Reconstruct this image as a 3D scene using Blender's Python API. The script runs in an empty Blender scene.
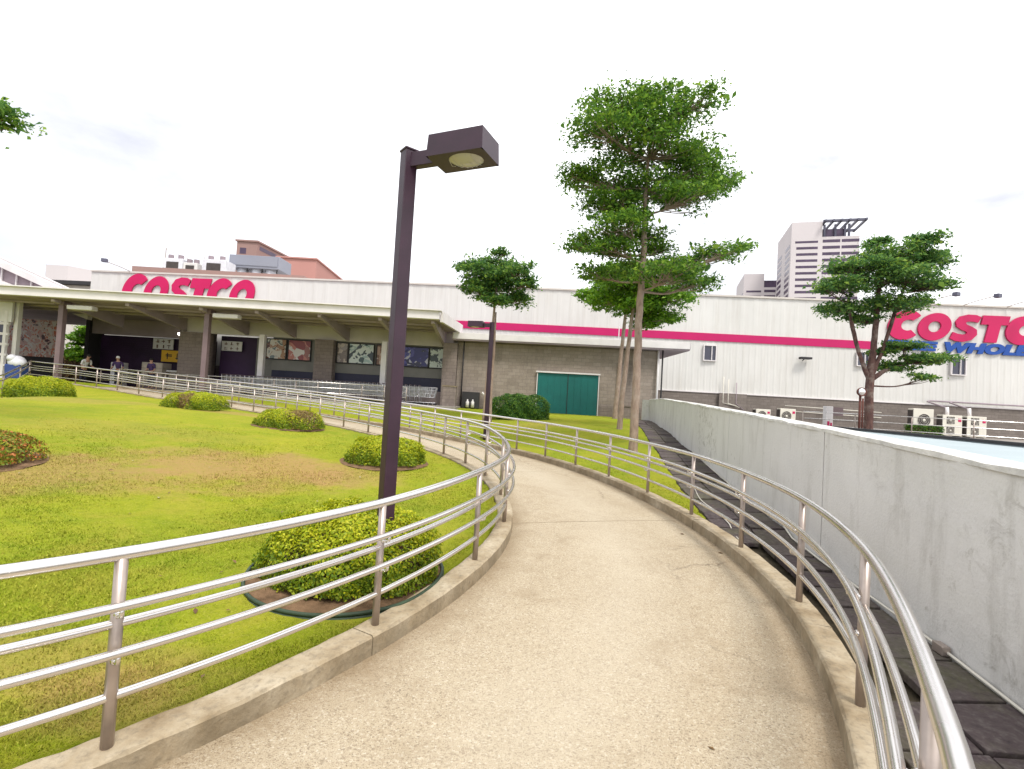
import bpy, bmesh, math, random
import numpy as np
from mathutils import Vector, Matrix
R = math.radians
random.seed(7)
rng = np.random.default_rng(11)
scene = bpy.context.scene
COL = scene.collection

# ------------------------------------------------------------------ camera
PITCH, ROLL = R(1.8), R(3.3)
EYE = Vector((0, 0, 1.75))
fw = Vector((0, math.cos(PITCH), math.sin(PITCH)))
up0 = Vector((0, -math.sin(PITCH), math.cos(PITCH)))
rt0 = Vector((1, 0, 0))
rt = rt0 * math.cos(ROLL) + up0 * math.sin(ROLL)
up = up0 * math.cos(ROLL) - rt0 * math.sin(ROLL)
cam_d = bpy.data.cameras.new("camera")
cam = bpy.data.objects.new("camera", cam_d)
COL.objects.link(cam)
m = Matrix((rt, up, -fw)).transposed().to_4x4()
m.translation = EYE
cam.matrix_world = m
cam_d.sensor_width = 36.0
cam_d.lens = 500.0 / 1024.0 * 36.0
cam_d.clip_start = 0.05
cam_d.clip_end = 3000
scene.camera = cam

# ------------------------------------------------------------------ sky, sun, exposure
SUN_EL, SUN_AZ = R(58), R(150)          # azimuth clockwise from +Y
world = bpy.data.worlds.new("World")
scene.world = world
world.use_nodes = True
wn, wl = world.node_tree.nodes, world.node_tree.links
wn.clear()
sky = wn.new("ShaderNodeTexSky"); sky.sky_type = 'NISHITA'; sky.sun_disc = False
sky.sun_elevation = SUN_EL; sky.sun_rotation = SUN_AZ
tc = wn.new("ShaderNodeTexCoord")
mp = wn.new("ShaderNodeMapping"); mp.inputs['Scale'].default_value = (1.3, 1.3, 3.2)
mp.inputs['Location'].default_value = (0.35, 0.1, 0.0)
wl.new(tc.outputs['Generated'], mp.inputs['Vector'])
nz = wn.new("ShaderNodeTexNoise"); nz.inputs['Scale'].default_value = 1.7
nz.inputs['Detail'].default_value = 7; nz.inputs['Roughness'].default_value = 0.55
wl.new(mp.outputs['Vector'], nz.inputs['Vector'])
cr = wn.new("ShaderNodeValToRGB")
e = cr.color_ramp.elements
e[0].position = 0.30; e[0].color = (0.41, 0.41, 0.435, 1)
e[1].position = 0.58; e[1].color = (1.0, 1.0, 1.0, 1)
wl.new(nz.outputs['Fac'], cr.inputs['Fac'])
sc_ = wn.new("ShaderNodeVectorMath"); sc_.operation = 'SCALE'; sc_.inputs['Scale'].default_value = 9.2
sx_ = wn.new("ShaderNodeSeparateXYZ"); wl.new(tc.outputs['Generated'], sx_.inputs[0])
ma = wn.new("ShaderNodeMapRange"); ma.inputs['From Min'].default_value = 0.35; ma.inputs['From Max'].default_value = -0.85
ma.inputs['To Min'].default_value = 0.0; ma.inputs['To Max'].default_value = 0.85
wl.new(sx_.outputs[0], ma.inputs['Value'])
mb_ = wn.new("ShaderNodeMapRange"); mb_.inputs['From Min'].default_value = 0.75; mb_.inputs['From Max'].default_value = 0.15
wl.new(sx_.outputs[2], mb_.inputs['Value'])
mc = wn.new("ShaderNodeMath"); mc.operation = 'MULTIPLY'; wl.new(ma.outputs[0], mc.inputs[0]); wl.new(mb_.outputs[0], mc.inputs[1])
ml = wn.new("ShaderNodeMix"); ml.data_type = 'RGBA'; wl.new(mc.outputs[0], ml.inputs['Factor'])
wl.new(cr.outputs['Color'], ml.inputs[6]); ml.inputs[7].default_value = (0.375, 0.38, 0.42, 1)
wl.new(ml.outputs[2], sc_.inputs[0])
mx = wn.new("ShaderNodeMix"); mx.data_type = 'RGBA'; mx.inputs['Factor'].default_value = 0.90
wl.new(sky.outputs['Color'], mx.inputs[6]); wl.new(sc_.outputs[0], mx.inputs[7])
bg = wn.new("ShaderNodeBackground"); bg.inputs['Strength'].default_value = 0.1
wl.new(mx.outputs[2], bg.inputs['Color'])
wo = wn.new("ShaderNodeOutputWorld"); wl.new(bg.outputs[0], wo.inputs['Surface'])

sun_d = bpy.data.lights.new("sun", 'SUN'); sun_d.energy = 1.3; sun_d.angle = R(14)
sun_d.color = (1.0, 0.96, 0.90)
sun = bpy.data.objects.new("sun", sun_d); COL.objects.link(sun)
sv = Vector((math.sin(SUN_AZ) * math.cos(SUN_EL), math.cos(SUN_AZ) * math.cos(SUN_EL), math.sin(SUN_EL)))
sun.rotation_euler = sv.to_track_quat('Z', 'Y').to_euler()

vs = scene.view_settings
vs.view_transform = 'Standard'; vs.look = 'None'; vs.exposure = 1.22; vs.gamma = 1.0
vs.use_curve_mapping = False
scene.cycles.max_bounces = 6

# ------------------------------------------------------------------ materials
def srgb(r, g, b):
    f = lambda c: (c / 255 / 12.92) if c / 255 <= 0.04045 else ((c / 255 + 0.055) / 1.055) ** 2.4
    return (f(r), f(g), f(b))

class Mat:
    def __init__(s, name, col=(0.5, 0.5, 0.5), rough=0.6, metal=0.0, spec=0.4):
        s.m = bpy.data.materials.new(name); s.m.use_nodes = True
        s.n = s.m.node_tree.nodes; s.l = s.m.node_tree.links
        s.b = s.n['Principled BSDF']
        s.b.inputs['Base Color'].default_value = (*col, 1)
        s.b.inputs['Roughness'].default_value = rough
        s.b.inputs['Metallic'].default_value = metal
        s.b.inputs['Specular IOR Level'].default_value = spec
        s.tc = s.n.new('ShaderNodeTexCoord'); s.co = s.tc.outputs['Object']
    def map(s, scale=(1, 1, 1), loc=(0, 0, 0), src=None):
        q = s.n.new('ShaderNodeMapping'); q.inputs['Scale'].default_value = scale
        q.inputs['Location'].default_value = loc
        s.l.new(src or s.co, q.inputs['Vector']); return q.outputs['Vector']
    def noise(s, scale, detail=4, rough=0.55, vec=None, dist=0.0):
        q = s.n.new('ShaderNodeTexNoise'); q.inputs['Scale'].default_value = scale
        q.inputs['Detail'].default_value = detail; q.inputs['Roughness'].default_value = rough
        q.inputs['Distortion'].default_value = dist
        s.l.new(vec or s.co, q.inputs['Vector']); return q.outputs['Fac']
    def voro(s, scale, vec=None, feature='F1', out='Distance'):
        q = s.n.new('ShaderNodeTexVoronoi'); q.feature = feature; q.inputs['Scale'].default_value = scale
        s.l.new(vec or s.co, q.inputs['Vector']); return q.outputs[out]
    def ramp(s, fac, stops, interp='LINEAR'):
        q = s.n.new('ShaderNodeValToRGB'); q.color_ramp.interpolation = interp
        els = q.color_ramp.elements
        while len(els) < len(stops): els.new(0.5)
        for el, (p, c) in zip(els, stops):
            el.position = p; el.color = (*(c if isinstance(c, tuple) else (c, c, c)), 1)
        s.l.new(fac, q.inputs['Fac']); return q.outputs['Color']
    def mix(s, fac, a, b, mode='MIX'):
        q = s.n.new('ShaderNodeMix'); q.data_type = 'RGBA'; q.blend_type = mode
        for sock, v in ((q.inputs['Factor'], fac), (q.inputs[6], a), (q.inputs[7], b)):
            if isinstance(v, (int, float)): sock.default_value = v
            elif isinstance(v, tuple): sock.default_value = (*v, 1)
            else: s.l.new(v, sock)
        return q.outputs[2]
    def math(s, op, a, b=None):
        q = s.n.new('ShaderNodeMath'); q.operation = op
        for i, v in enumerate((a, b)):
            if v is None: continue
            if isinstance(v, (int, float)): q.inputs[i].default_value = v
            else: s.l.new(v, q.inputs[i])
        return q.outputs[0]
    def sep(s, src=None):
        q = s.n.new('ShaderNodeSeparateXYZ'); s.l.new(src or s.co, q.inputs[0]); return q.outputs
    def comb(s, x, y, z=0.0):
        q = s.n.new('ShaderNodeCombineXYZ')
        for i, v in enumerate((x, y, z)):
            if isinstance(v, (int, float)): q.inputs[i].default_value = v
            else: s.l.new(v, q.inputs[i])
        return q.outputs[0]
    def color(s, c): s.l.new(c, s.b.inputs['Base Color']); return s
    def rough(s, c): s.l.new(c, s.b.inputs['Roughness']); return s
    def bump(s, h, strength=0.3, dist=0.01):
        q = s.n.new('ShaderNodeBump'); q.inputs['Strength'].default_value = strength
        q.inputs['Distance'].default_value = dist
        s.l.new(h, q.inputs['Height']); s.l.new(q.outputs['Normal'], s.b.inputs['Normal']); return s
    def island(s):
        return s.n.new('ShaderNodeNewGeometry').outputs['Random Per Island']

def plain(name, col, rough=0.6, metal=0.0, var=0.12, scale=3.0, spec=0.4, bump=0.0):
    M = Mat(name, col, rough, metal, spec)
    f = M.noise(scale, 5)
    lo = tuple(c * (1 - var) for c in col); hi = tuple(min(1, c * (1 + var)) for c in col)
    M.color(M.ramp(f, [(0.3, lo), (0.7, hi)]))
    if bump: M.bump(M.noise(scale * 12, 3), bump, 0.01)
    return M.m

def mat_path():
    M = Mat('aggregate_concrete', rough=0.85)
    big = M.noise(0.45, 6, 0.62, dist=0.5); mid = M.noise(3.2, 6, 0.7); peb = M.voro(95, out='Color'); pebd = M.voro(95); fine = M.noise(150, 3, 0.7)
    base = M.ramp(big, [(0.3, (0.32, 0.25, 0.16)), (0.5, (0.42, 0.345, 0.24)), (0.7, (0.48, 0.41, 0.30))])
    base = M.mix(M.ramp(mid, [(0.52, 0.0), (0.75, 0.55)]), base, (0.30, 0.225, 0.135))
    base = M.mix(M.ramp(mid, [(0.28, 0.55), (0.45, 0.0)]), base, (0.50, 0.43, 0.33))
    pr = M.sep(peb)[0]
    pc = M.ramp(pr, [(0.0, (0.13, 0.09, 0.055)), (0.10, (0.26, 0.20, 0.13)), (0.2, (0.40, 0.325, 0.22)), (0.85, (0.46, 0.385, 0.27)), (1.0, (0.66, 0.60, 0.48))])
    c = M.mix(0.5, base, pc)
    c = M.mix(M.ramp(fine, [(0.55, 0.0), (0.64, 0.85)]), c, (0.12, 0.085, 0.05))
    c = M.mix(M.ramp(fine, [(0.32, 0.5), (0.42, 0.0)]), c, (0.58, 0.52, 0.41))
    st = M.noise(0.9, 8, 0.75, dist=1.6)
    c = M.mix(M.ramp(st, [(0.52, 0.0), (0.70, 0.45)]), c, (0.23, 0.165, 0.095))
    wv = M.n.new('ShaderNodeVectorMath'); wv.operation = 'ADD'; M.l.new(M.co, wv.inputs[0]); M.l.new(M.comb(M.math('MULTIPLY', M.noise(2.3, 6, 0.7), 0.5), M.math('MULTIPLY', M.noise(3.1, 6, 0.7), 0.5)), wv.inputs[1])
    ck = M.voro(0.42, wv.outputs[0], 'DISTANCE_TO_EDGE')
    ckm = M.math('MULTIPLY', M.ramp(ck, [(0.0, 0.75), (0.006, 0.0)]), M.ramp(M.noise(0.6, 3), [(0.50, 0.0), (0.60, 1.0)]))
    c = M.mix(ckm, c, (0.13, 0.095, 0.06))
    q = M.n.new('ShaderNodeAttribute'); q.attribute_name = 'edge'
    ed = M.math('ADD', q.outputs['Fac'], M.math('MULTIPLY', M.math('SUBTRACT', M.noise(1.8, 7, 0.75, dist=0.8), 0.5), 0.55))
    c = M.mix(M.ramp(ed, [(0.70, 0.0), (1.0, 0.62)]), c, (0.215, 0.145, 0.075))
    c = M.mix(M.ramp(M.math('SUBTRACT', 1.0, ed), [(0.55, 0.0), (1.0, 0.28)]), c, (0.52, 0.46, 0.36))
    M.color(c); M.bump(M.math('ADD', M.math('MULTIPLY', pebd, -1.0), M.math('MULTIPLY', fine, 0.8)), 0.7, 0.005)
    return M.m

def mat_kerb():
    M = Mat('kerb_concrete', rough=0.9)
    a = M.noise(2.2, 7, 0.65); b = M.noise(26, 4, 0.6)
    c = M.ramp(a, [(0.32, (0.18, 0.125, 0.065)), (0.48, (0.34, 0.27, 0.175)), (0.68, (0.48, 0.41, 0.30))])
    c = M.mix(M.ramp(b, [(0.5, 0.0), (0.75, 0.6)]), c, (0.15, 0.125, 0.09))
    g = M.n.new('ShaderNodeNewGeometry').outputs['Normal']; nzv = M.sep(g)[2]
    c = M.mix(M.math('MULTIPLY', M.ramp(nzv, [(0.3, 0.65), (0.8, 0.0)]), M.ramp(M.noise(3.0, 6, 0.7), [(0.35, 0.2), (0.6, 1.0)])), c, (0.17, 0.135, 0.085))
    M.color(c); M.bump(M.math('ADD', b, M.math('MULTIPLY', a, 1.5)), 0.6, 0.012); return M.m

def lawn_color(M):
    x, y, z = M.sep()
    big = M.noise(0.32, 5, 0.6); mid = M.noise(1.6, 5, 0.65, dist=0.6); fine = M.noise(14, 4, 0.7); vf = M.noise(70, 3, 0.7)
    c = M.ramp(big, [(0.3, (0.175, 0.235, 0.012)), (0.5, (0.245, 0.28, 0.014)), (0.72, (0.33, 0.32, 0.022))])
    c = M.mix(M.ramp(mid, [(0.48, 0.0), (0.70, 0.6)]), c, (0.34, 0.29, 0.04))
    c = M.mix(M.ramp(mid, [(0.30, 0.45), (0.45, 0.0)]), c, (0.12, 0.20, 0.012))
    c = M.mix(M.ramp(fine, [(0.36, 0.35), (0.54, 0.0)]), c, (0.13, 0.175, 0.008))
    c = M.mix(M.ramp(vf, [(0.52, 0.0), (0.68, 0.6)]), c, (0.42, 0.38, 0.08))
    # dry worn patches
    def spot(cx, cy, rx, ry, amt):
        dx = M.math('MULTIPLY', M.math('SUBTRACT', x, cx), 1 / rx); dy = M.math('MULTIPLY', M.math('SUBTRACT', y, cy), 1 / ry)
        d = M.math('ADD', M.math('MULTIPLY', dx, dx), M.math('MULTIPLY', dy, dy))
        d = M.math('ADD', d, M.math('MULTIPLY', M.math('SUBTRACT', M.noise(1.1, 6, 0.7), 0.5), 2.6))
        return M.ramp(d, [(0.25, amt), (1.0, 0.0)])
    dry = (0.37, 0.22, 0.10)
    for s_ in ((-4.4, 8.3, 2.3, 1.7, 0.9), (-6.2, 6.6, 2.2, 1.2, 0.75), (-2.6, 3.0, 1.4, 0.4, 0.4), (-8.0, 10.5, 3.0, 1.5, 0.2), (-2.6, 8.6, 1.0, 1.0, 0.5), (-2.1, 2.75, 0.6, 0.35, 0.5), (-9.0, 16.6, 2.2, 0.9, 0.6), (-14, 16, 3.0, 1.6, 0.35), (1.2, 20.5, 1.6, 1.2, 0.3)):
        c = M.mix(M.mix(0.35, spot(*s_), M.ramp(fine, [(0.4, 0.0), (0.6, 0.8)]), 'MULTIPLY'), c, dry)
    return c, fine, vf

def mat_lawn():
    M = Mat('lawn_turf', rough=0.95, spec=0.1)
    c, f, v = lawn_color(M); M.color(c); M.bump(M.math('ADD', f, M.math('MULTIPLY', v, 0.6)), 0.9, 0.03); return M.m
def mat_blade():
    M = Mat('grass_blade', rough=0.7, spec=0.15)
    c, f, v = lawn_color(M)
    r = M.island()
    c = M.mix(M.ramp(r, [(0.5, 0.0), (1.0, 0.5)]), c, (0.50, 0.48, 0.07))
    c = M.mix(M.ramp(r, [(0.0, 0.45), (0.4, 0.0)]), c, (0.17, 0.26, 0.012))
    M.color(c); return M.m

def mat_leaf(name, stops, trans=0.25):
    M = Mat(name, rough=0.5, spec=0.3)
    c = M.ramp(M.island(), stops)
    M.color(c)
    t = M.n.new('ShaderNodeBsdfTranslucent'); M.l.new(c, t.inputs['Color'])
    a = M.n.new('ShaderNodeMixShader'); a.inputs[0].default_value = trans
    out = M.n['Material Output']
    M.l.new(M.b.outputs[0], a.inputs[1]); M.l.new(t.outputs[0], a.inputs[2]); M.l.new(a.outputs[0], out.inputs['Surface'])
    return M.m

def mat_bark(name, lo, hi):
    M = Mat(name, rough=0.9)
    v = M.map((7, 7, 2.2)); f = M.noise(1.6, 6, 0.7, v)
    b2 = M.noise(2.2, 4, 0.6)
    c = M.ramp(f, [(0.35, lo), (0.65, hi)])
    c = M.mix(M.ramp(b2, [(0.5, 0.0), (0.7, 0.5)]), c, (0.36, 0.32, 0.27))
    M.color(c); M.bump(f, 0.6, 0.02); return M.m

def mat_steel(name, col, rough):
    M = Mat(name, col, rough, 1.0)
    f = M.noise(9, 5, 0.6); g = M.noise(60, 3, 0.6)
    M.color(M.ramp(M.noise(4, 4), [(0.3, tuple(c * 0.9 for c in col)), (0.7, col)]))
    M.rough(M.ramp(M.noise(2.5, 3), [(0.3, rough * 0.85), (0.7, rough * 1.25)])); return M.m

def mat_retaining():
    M = Mat('painted_concrete', rough=0.85)
    a = M.noise(0.8, 7, 0.65); x, y, z = M.sep()
    v = M.map((2.6, 2.6, 0.5)); st = M.noise(1.4, 7, 0.7, v); sp = M.noise(6.5, 6, 0.75); gr = M.noise(40, 3, 0.6)
    c = M.ramp(a, [(0.3, (0.60, 0.59, 0.57)), (0.7, (0.70, 0.69, 0.67))])
    c = M.mix(M.ramp(st, [(0.52, 0.0), (0.72, 0.6)]), c, (0.40, 0.385, 0.355))
    gp = M.noise(0.5, 4, 0.6)
    c = M.mix(M.math('MULTIPLY', M.ramp(gp, [(0.50, 0.0), (0.62, 1.0)]), M.ramp(M.noise(4.5, 7, 0.8, dist=0.8), [(0.50, 0.0), (0.66, 0.75)])), c, (0.22, 0.20, 0.165))
    c = M.mix(M.ramp(sp, [(0.60, 0.0), (0.72, 0.55)]), c, (0.32, 0.30, 0.26))
    c = M.mix(M.ramp(gr, [(0.62, 0.0), (0.8, 0.4)]), c, (0.72, 0.71, 0.69))
    M.color(c); M.bump(M.math('ADD', sp, gr), 0.35, 0.012); return M.m

def mat_block(name, c1, c2, mortar, bw=0.4, bh=0.2, stain=0.5):
    M = Mat(name, rough=0.9)
    x, y, z = M.sep()
    q = M.n.new('ShaderNodeTexBrick'); q.inputs['Scale'].default_value = 1.0
    q.inputs['Brick Width'].default_value = bw; q.inputs['Row Height'].default_value = bh
    q.inputs['Mortar Size'].default_value = 0.010; q.inputs['Mortar Smooth'].default_value = 0.3
    q.inputs['Color1'].default_value = (*c1, 1); q.inputs['Color2'].default_value = (*c2, 1); q.inputs['Mortar'].default_value = (*mortar, 1)
    M.l.new(M.comb(M.math('ADD', x, y), z), q.inputs['Vector'])
    c = q.outputs['Color']
    v = M.map((1.2, 1.2, 0.45)); st = M.noise(0.9, 7, 0.7, v); n2 = M.noise(14, 4, 0.6)
    c = M.mix(M.ramp(st, [(0.45, 0.0), (0.7, stain)]), c, tuple(k * 0.5 for k in c1))
    c = M.mix(M.ramp(n2, [(0.5, 0.0), (0.75, 0.35)]), c, tuple(min(1, k * 1.35) for k in c2))
    M.color(c); M.bump(M.math('ADD', M.math('MULTIPLY', q.outputs['Fac'], -1.0), M.math('MULTIPLY', n2, 0.4)), 0.5, 0.02); return M.m

def mat_cladding():
    M = Mat('ribbed_metal_cladding', rough=0.5, spec=0.3)
    a = M.noise(0.25, 6, 0.6); v = M.map((3.0, 3.0, 0.22)); st = M.noise(1.0, 6, 0.7, v)
    c = M.ramp(a, [(0.3, (0.57, 0.56, 0.53)), (0.7, (0.645, 0.635, 0.605))])
    c = M.mix(M.ramp(st, [(0.50, 0.0), (0.75, 0.4)]), c, (0.44, 0.41, 0.36))
    M.color(c); return M.m

def mat_poster(name, stops, scale, seed):
    M = Mat(name, rough=0.25)
    v = M.map((scale, scale, scale), (seed * 3.1, seed * 1.7, seed))
    n = M.noise(1.0, 3, 0.5, v, 1.3); w = M.voro(1.6, v, out='Color')
    f = M.math('ADD', M.math('MULTIPLY', n, 0.6), M.math('MULTIPLY', M.sep(w)[0], 0.4))
    M.color(M.ramp(f, stops, 'CONSTANT')); return M.m

def mat_glow(name, col, s):
    M = Mat(name, col); M.b.inputs['Emission Color'].default_value = (*col, 1); M.b.inputs['Emission Strength'].default_value = s
    return M.m

MT = {}
MT['path'] = mat_path(); MT['kerb'] = mat_kerb(); MT['lawn'] = mat_lawn(); MT['blade'] = mat_blade()
MT['jointmat'] = plain('joint_dirt', (0.24, 0.18, 0.11), 0.95, 0, 0.5, 4)
MT['steel'] = mat_steel('polished_steel', (0.78, 0.745, 0.72), 0.24)
MT['post'] = plain('brushed_steel', (0.40, 0.335, 0.295), 0.36, 0.55, 0.15, 8, 0.5)
MT['lamp'] = plain('aubergine_paint', (0.030, 0.009, 0.021), 0.42, 0, 0.2, 5, 0.5)
MT['lens'] = Mat('prismatic_lens', (0.50, 0.47, 0.38), 0.15).m
MT['ret'] = mat_retaining()
MT['coping'] = plain('white_coping', (0.62, 0.61, 0.58), 0.8, 0, 0.25, 6, 0.3, 0.4)
MT['pale'] = plain('pale_blue_coating', (0.35, 0.405, 0.425), 0.8, 0, 0.06, 0.8)
MT['dark'] = plain('dark_edge', (0.03, 0.028, 0.03), 0.7)
def mat_slab():
    M = Mat('brown_paving_slab', rough=0.8)
    a = M.noise(1.6, 7, 0.7); b = M.noise(18, 5, 0.7); r = M.island()
    c = M.ramp(r, [(0.0, (0.045, 0.030, 0.034)), (0.6, (0.075, 0.055, 0.055)), (1.0, (0.10, 0.082, 0.072))])
    c = M.mix(M.ramp(a, [(0.48, 0.0), (0.66, 0.7)]), c, (0.085, 0.085, 0.04))
    c = M.mix(M.ramp(b, [(0.50, 0.0), (0.72, 0.6)]), c, (0.17, 0.15, 0.135))
    c = M.mix(M.ramp(b, [(0.3, 0.7), (0.45, 0.0)]), c, (0.03, 0.022, 0.025))
    M.color(c); M.bump(b, 0.7, 0.012); return M.m
MT['slab'] = mat_slab()
MT['soil'] = plain('bare_soil', (0.17, 0.105, 0.06), 0.95, 0, 0.45, 9, 0.1, 0.9)
MT['darkearth'] = plain('damp_dark_earth', (0.055, 0.045, 0.03), 0.95, 0, 0.5, 7, 0.1, 0.9)
MT['edging'] = plain('green_plastic_edging', (0.032, 0.055, 0.03), 0.6, 0, 0.3, 6)
MT['brick'] = mat_block('grey_brown_block', (0.25, 0.205, 0.17), (0.31, 0.26, 0.22), (0.215, 0.18, 0.155))
MT['basebrick'] = mat_block('base_course_block', (0.17, 0.145, 0.125), (0.205, 0.175, 0.155), (0.13, 0.11, 0.10), 0.4, 0.2, 0.3)
MT['pier'] = mat_block('pier_block', (0.21, 0.17, 0.15), (0.25, 0.205, 0.18), (0.16, 0.13, 0.115))
MT['clad'] = mat_cladding()
MT['cream'] = plain('cream_paint', (0.56, 0.52, 0.475), 0.7, 0, 0.08, 1.2)
MT['white'] = plain('white_paint', (0.68, 0.645, 0.64), 0.55, 0, 0.07, 1.5)
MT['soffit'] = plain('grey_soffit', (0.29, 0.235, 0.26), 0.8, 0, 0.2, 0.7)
MT['beamm'] = plain('mauve_grey_beam', (0.36, 0.30, 0.32), 0.7, 0, 0.12, 1.0)
MT['stripe'] = plain('crimson_paint', (0.46, 0.001, 0.10), 0.5, 0, 0.06, 0.8)
MT['red'] = plain('red_letter', (0.50, 0.001, 0.085), 0.4, 0, 0.05, 1.0)
MT['blue'] = plain('blue_letter', (0.006, 0.06, 0.30), 0.4, 0, 0.05, 1.0)
MT['teal'] = plain('teal_paint', (0.004, 0.118, 0.108), 0.55, 0, 0.12, 1.0)
MT['glass'] = Mat('dark_glass', (0.035, 0.035, 0.06), 0.06, 0, 0.6).m
MT['navyband'] = plain('dark_navy_glazing', (0.012, 0.012, 0.04), 0.45)
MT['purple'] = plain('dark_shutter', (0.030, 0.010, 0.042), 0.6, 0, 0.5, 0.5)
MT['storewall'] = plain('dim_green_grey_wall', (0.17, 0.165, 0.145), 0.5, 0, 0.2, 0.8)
MT['pinkwall'] = plain('pinkish_render', (0.30, 0.245, 0.235), 0.8, 0, 0.12, 1.2)
MT['column'] = plain('mauve_column_paint', (0.17, 0.12, 0.125), 0.5, 0, 0.12, 2.0)
MT['plaza'] = plain('plaza_paving', (0.26, 0.235, 0.21), 0.85, 0, 0.2, 0.7)
MT['asphalt'] = plain('asphalt', (0.055, 0.053, 0.05), 0.9, 0, 0.2, 1.5)
MT['earth'] = plain('open_ground', (0.20, 0.18, 0.14), 0.95, 0, 0.2, 0.05)
MT['acw'] = plain('ivory_casing', (0.64, 0.61, 0.53), 0.5, 0, 0.06, 3)
MT['acd'] = plain('dark_grille', (0.055, 0.045, 0.042), 0.6, 0, 0.2, 9)
MT['rust'] = plain('rust_red_post', (0.11, 0.04, 0.03), 0.85, 0, 0.3, 6)
MT['mirror'] = Mat('mirror_face', (0.8, 0.8, 0.8), 0.08, 1.0).m
MT['pinkbld'] = plain('salmon_render', (0.47, 0.235, 0.205), 0.85, 0, 0.08, 0.05)
MT['brownbld'] = plain('rose_brown_render', (0.30, 0.19, 0.17), 0.85, 0, 0.1, 0.05)
MT['greybld'] = plain('blue_grey_render', (0.25, 0.26, 0.31), 0.8, 0, 0.1, 0.1)
MT['towerm'] = plain('pale_mauve_tile', (0.60, 0.555, 0.56), 0.8, 0, 0.05, 0.03)
MT['towerw'] = plain('tower_window', (0.075, 0.05, 0.09), 0.3, 0, 0.3, 0.3)
MT['frame'] = plain('blue_grey_steel', (0.10, 0.10, 0.14), 0.5, 0, 0.1, 0.2)
MT['bark'] = mat_bark('tan_bark', (0.21, 0.145, 0.11), (0.36, 0.27, 0.21))
MT['bark2'] = mat_bark('dark_red_bark', (0.06, 0.03, 0.028), (0.14, 0.075, 0.06))
MT['leafA'] = mat_leaf('umbrella_tree_leaf', [(0.0, (0.05, 0.13, 0.024)), (0.45, (0.12, 0.25, 0.032)), (0.8, (0.18, 0.33, 0.035)), (1.0, (0.30, 0.45, 0.05))], 0.42)
MT['leafB'] = mat_leaf('light_green_leaf', [(0.0, (0.06, 0.16, 0.012)), (0.5, (0.13, 0.28, 0.018)), (1.0, (0.25, 0.42, 0.03))], 0.4)
MT['leafC'] = mat_leaf('dark_green_leaf', [(0.0, (0.04, 0.11, 0.04)), (0.5, (0.105, 0.225, 0.055)), (0.85, (0.20, 0.345, 0.06)), (1.0, (0.32, 0.45, 0.07))], 0.5)
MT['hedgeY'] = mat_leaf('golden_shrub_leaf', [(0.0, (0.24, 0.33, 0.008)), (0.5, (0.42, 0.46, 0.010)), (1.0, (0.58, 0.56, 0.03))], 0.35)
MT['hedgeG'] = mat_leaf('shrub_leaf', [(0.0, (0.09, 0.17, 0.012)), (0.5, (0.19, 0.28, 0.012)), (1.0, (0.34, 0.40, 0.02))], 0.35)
MT['hedgeR'] = mat_leaf('red_shrub_leaf', [(0.0, (0.12, 0.18, 0.015)), (0.55, (0.24, 0.28, 0.018)), (0.72, (0.38, 0.16, 0.03)), (1.0, (0.52, 0.17, 0.05))], 0.2)
MT['hedgeD'] = mat_leaf('deep_green_shrub_leaf', [(0.0, (0.02, 0.075, 0.014)), (0.6, (0.06, 0.16, 0.018)), (1.0, (0.18, 0.30, 0.025))], 0.3)
MT['hedgeB'] = mat_leaf('withered_shrub_leaf', [(0.0, (0.13, 0.075, 0.03)), (0.6, (0.22, 0.14, 0.05)), (1.0, (0.32, 0.27, 0.04))], 0.2)
MT['twig'] = plain('twig', (0.085, 0.05, 0.03), 0.9, 0, 0.4, 20)
MT['cart'] = mat_steel('zinc_wire', (0.62, 0.62, 0.66), 0.4)
MT['black'] = plain('black_plastic', (0.02, 0.018, 0.02), 0.5)
MT['skin'] = plain('skin', (0.42, 0.24, 0.17), 0.6, 0, 0.05, 8)
MT['hair'] = plain('dark_hair', (0.015, 0.012, 0.012), 0.6)
MT['yellow'] = plain('yellow_board', (0.70, 0.40, 0.015), 0.5, 0, 0.08, 3)
MT['board'] = plain('white_board', (0.62, 0.60, 0.58), 0.5, 0, 0.08, 3)
MT['carton'] = plain('pale_carton', (0.42, 0.36, 0.30), 0.8, 0, 0.2, 3)
MT['bin'] = plain('blue_bin_plastic', (0.03, 0.06, 0.22), 0.5)
MT['sheet'] = plain('white_sheet', (0.62, 0.62, 0.66), 0.8, 0, 0.12, 4)
MT['lampglow'] = mat_glow('lamp_glow', (1.0, 0.95, 0.85), 3.0)

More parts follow.
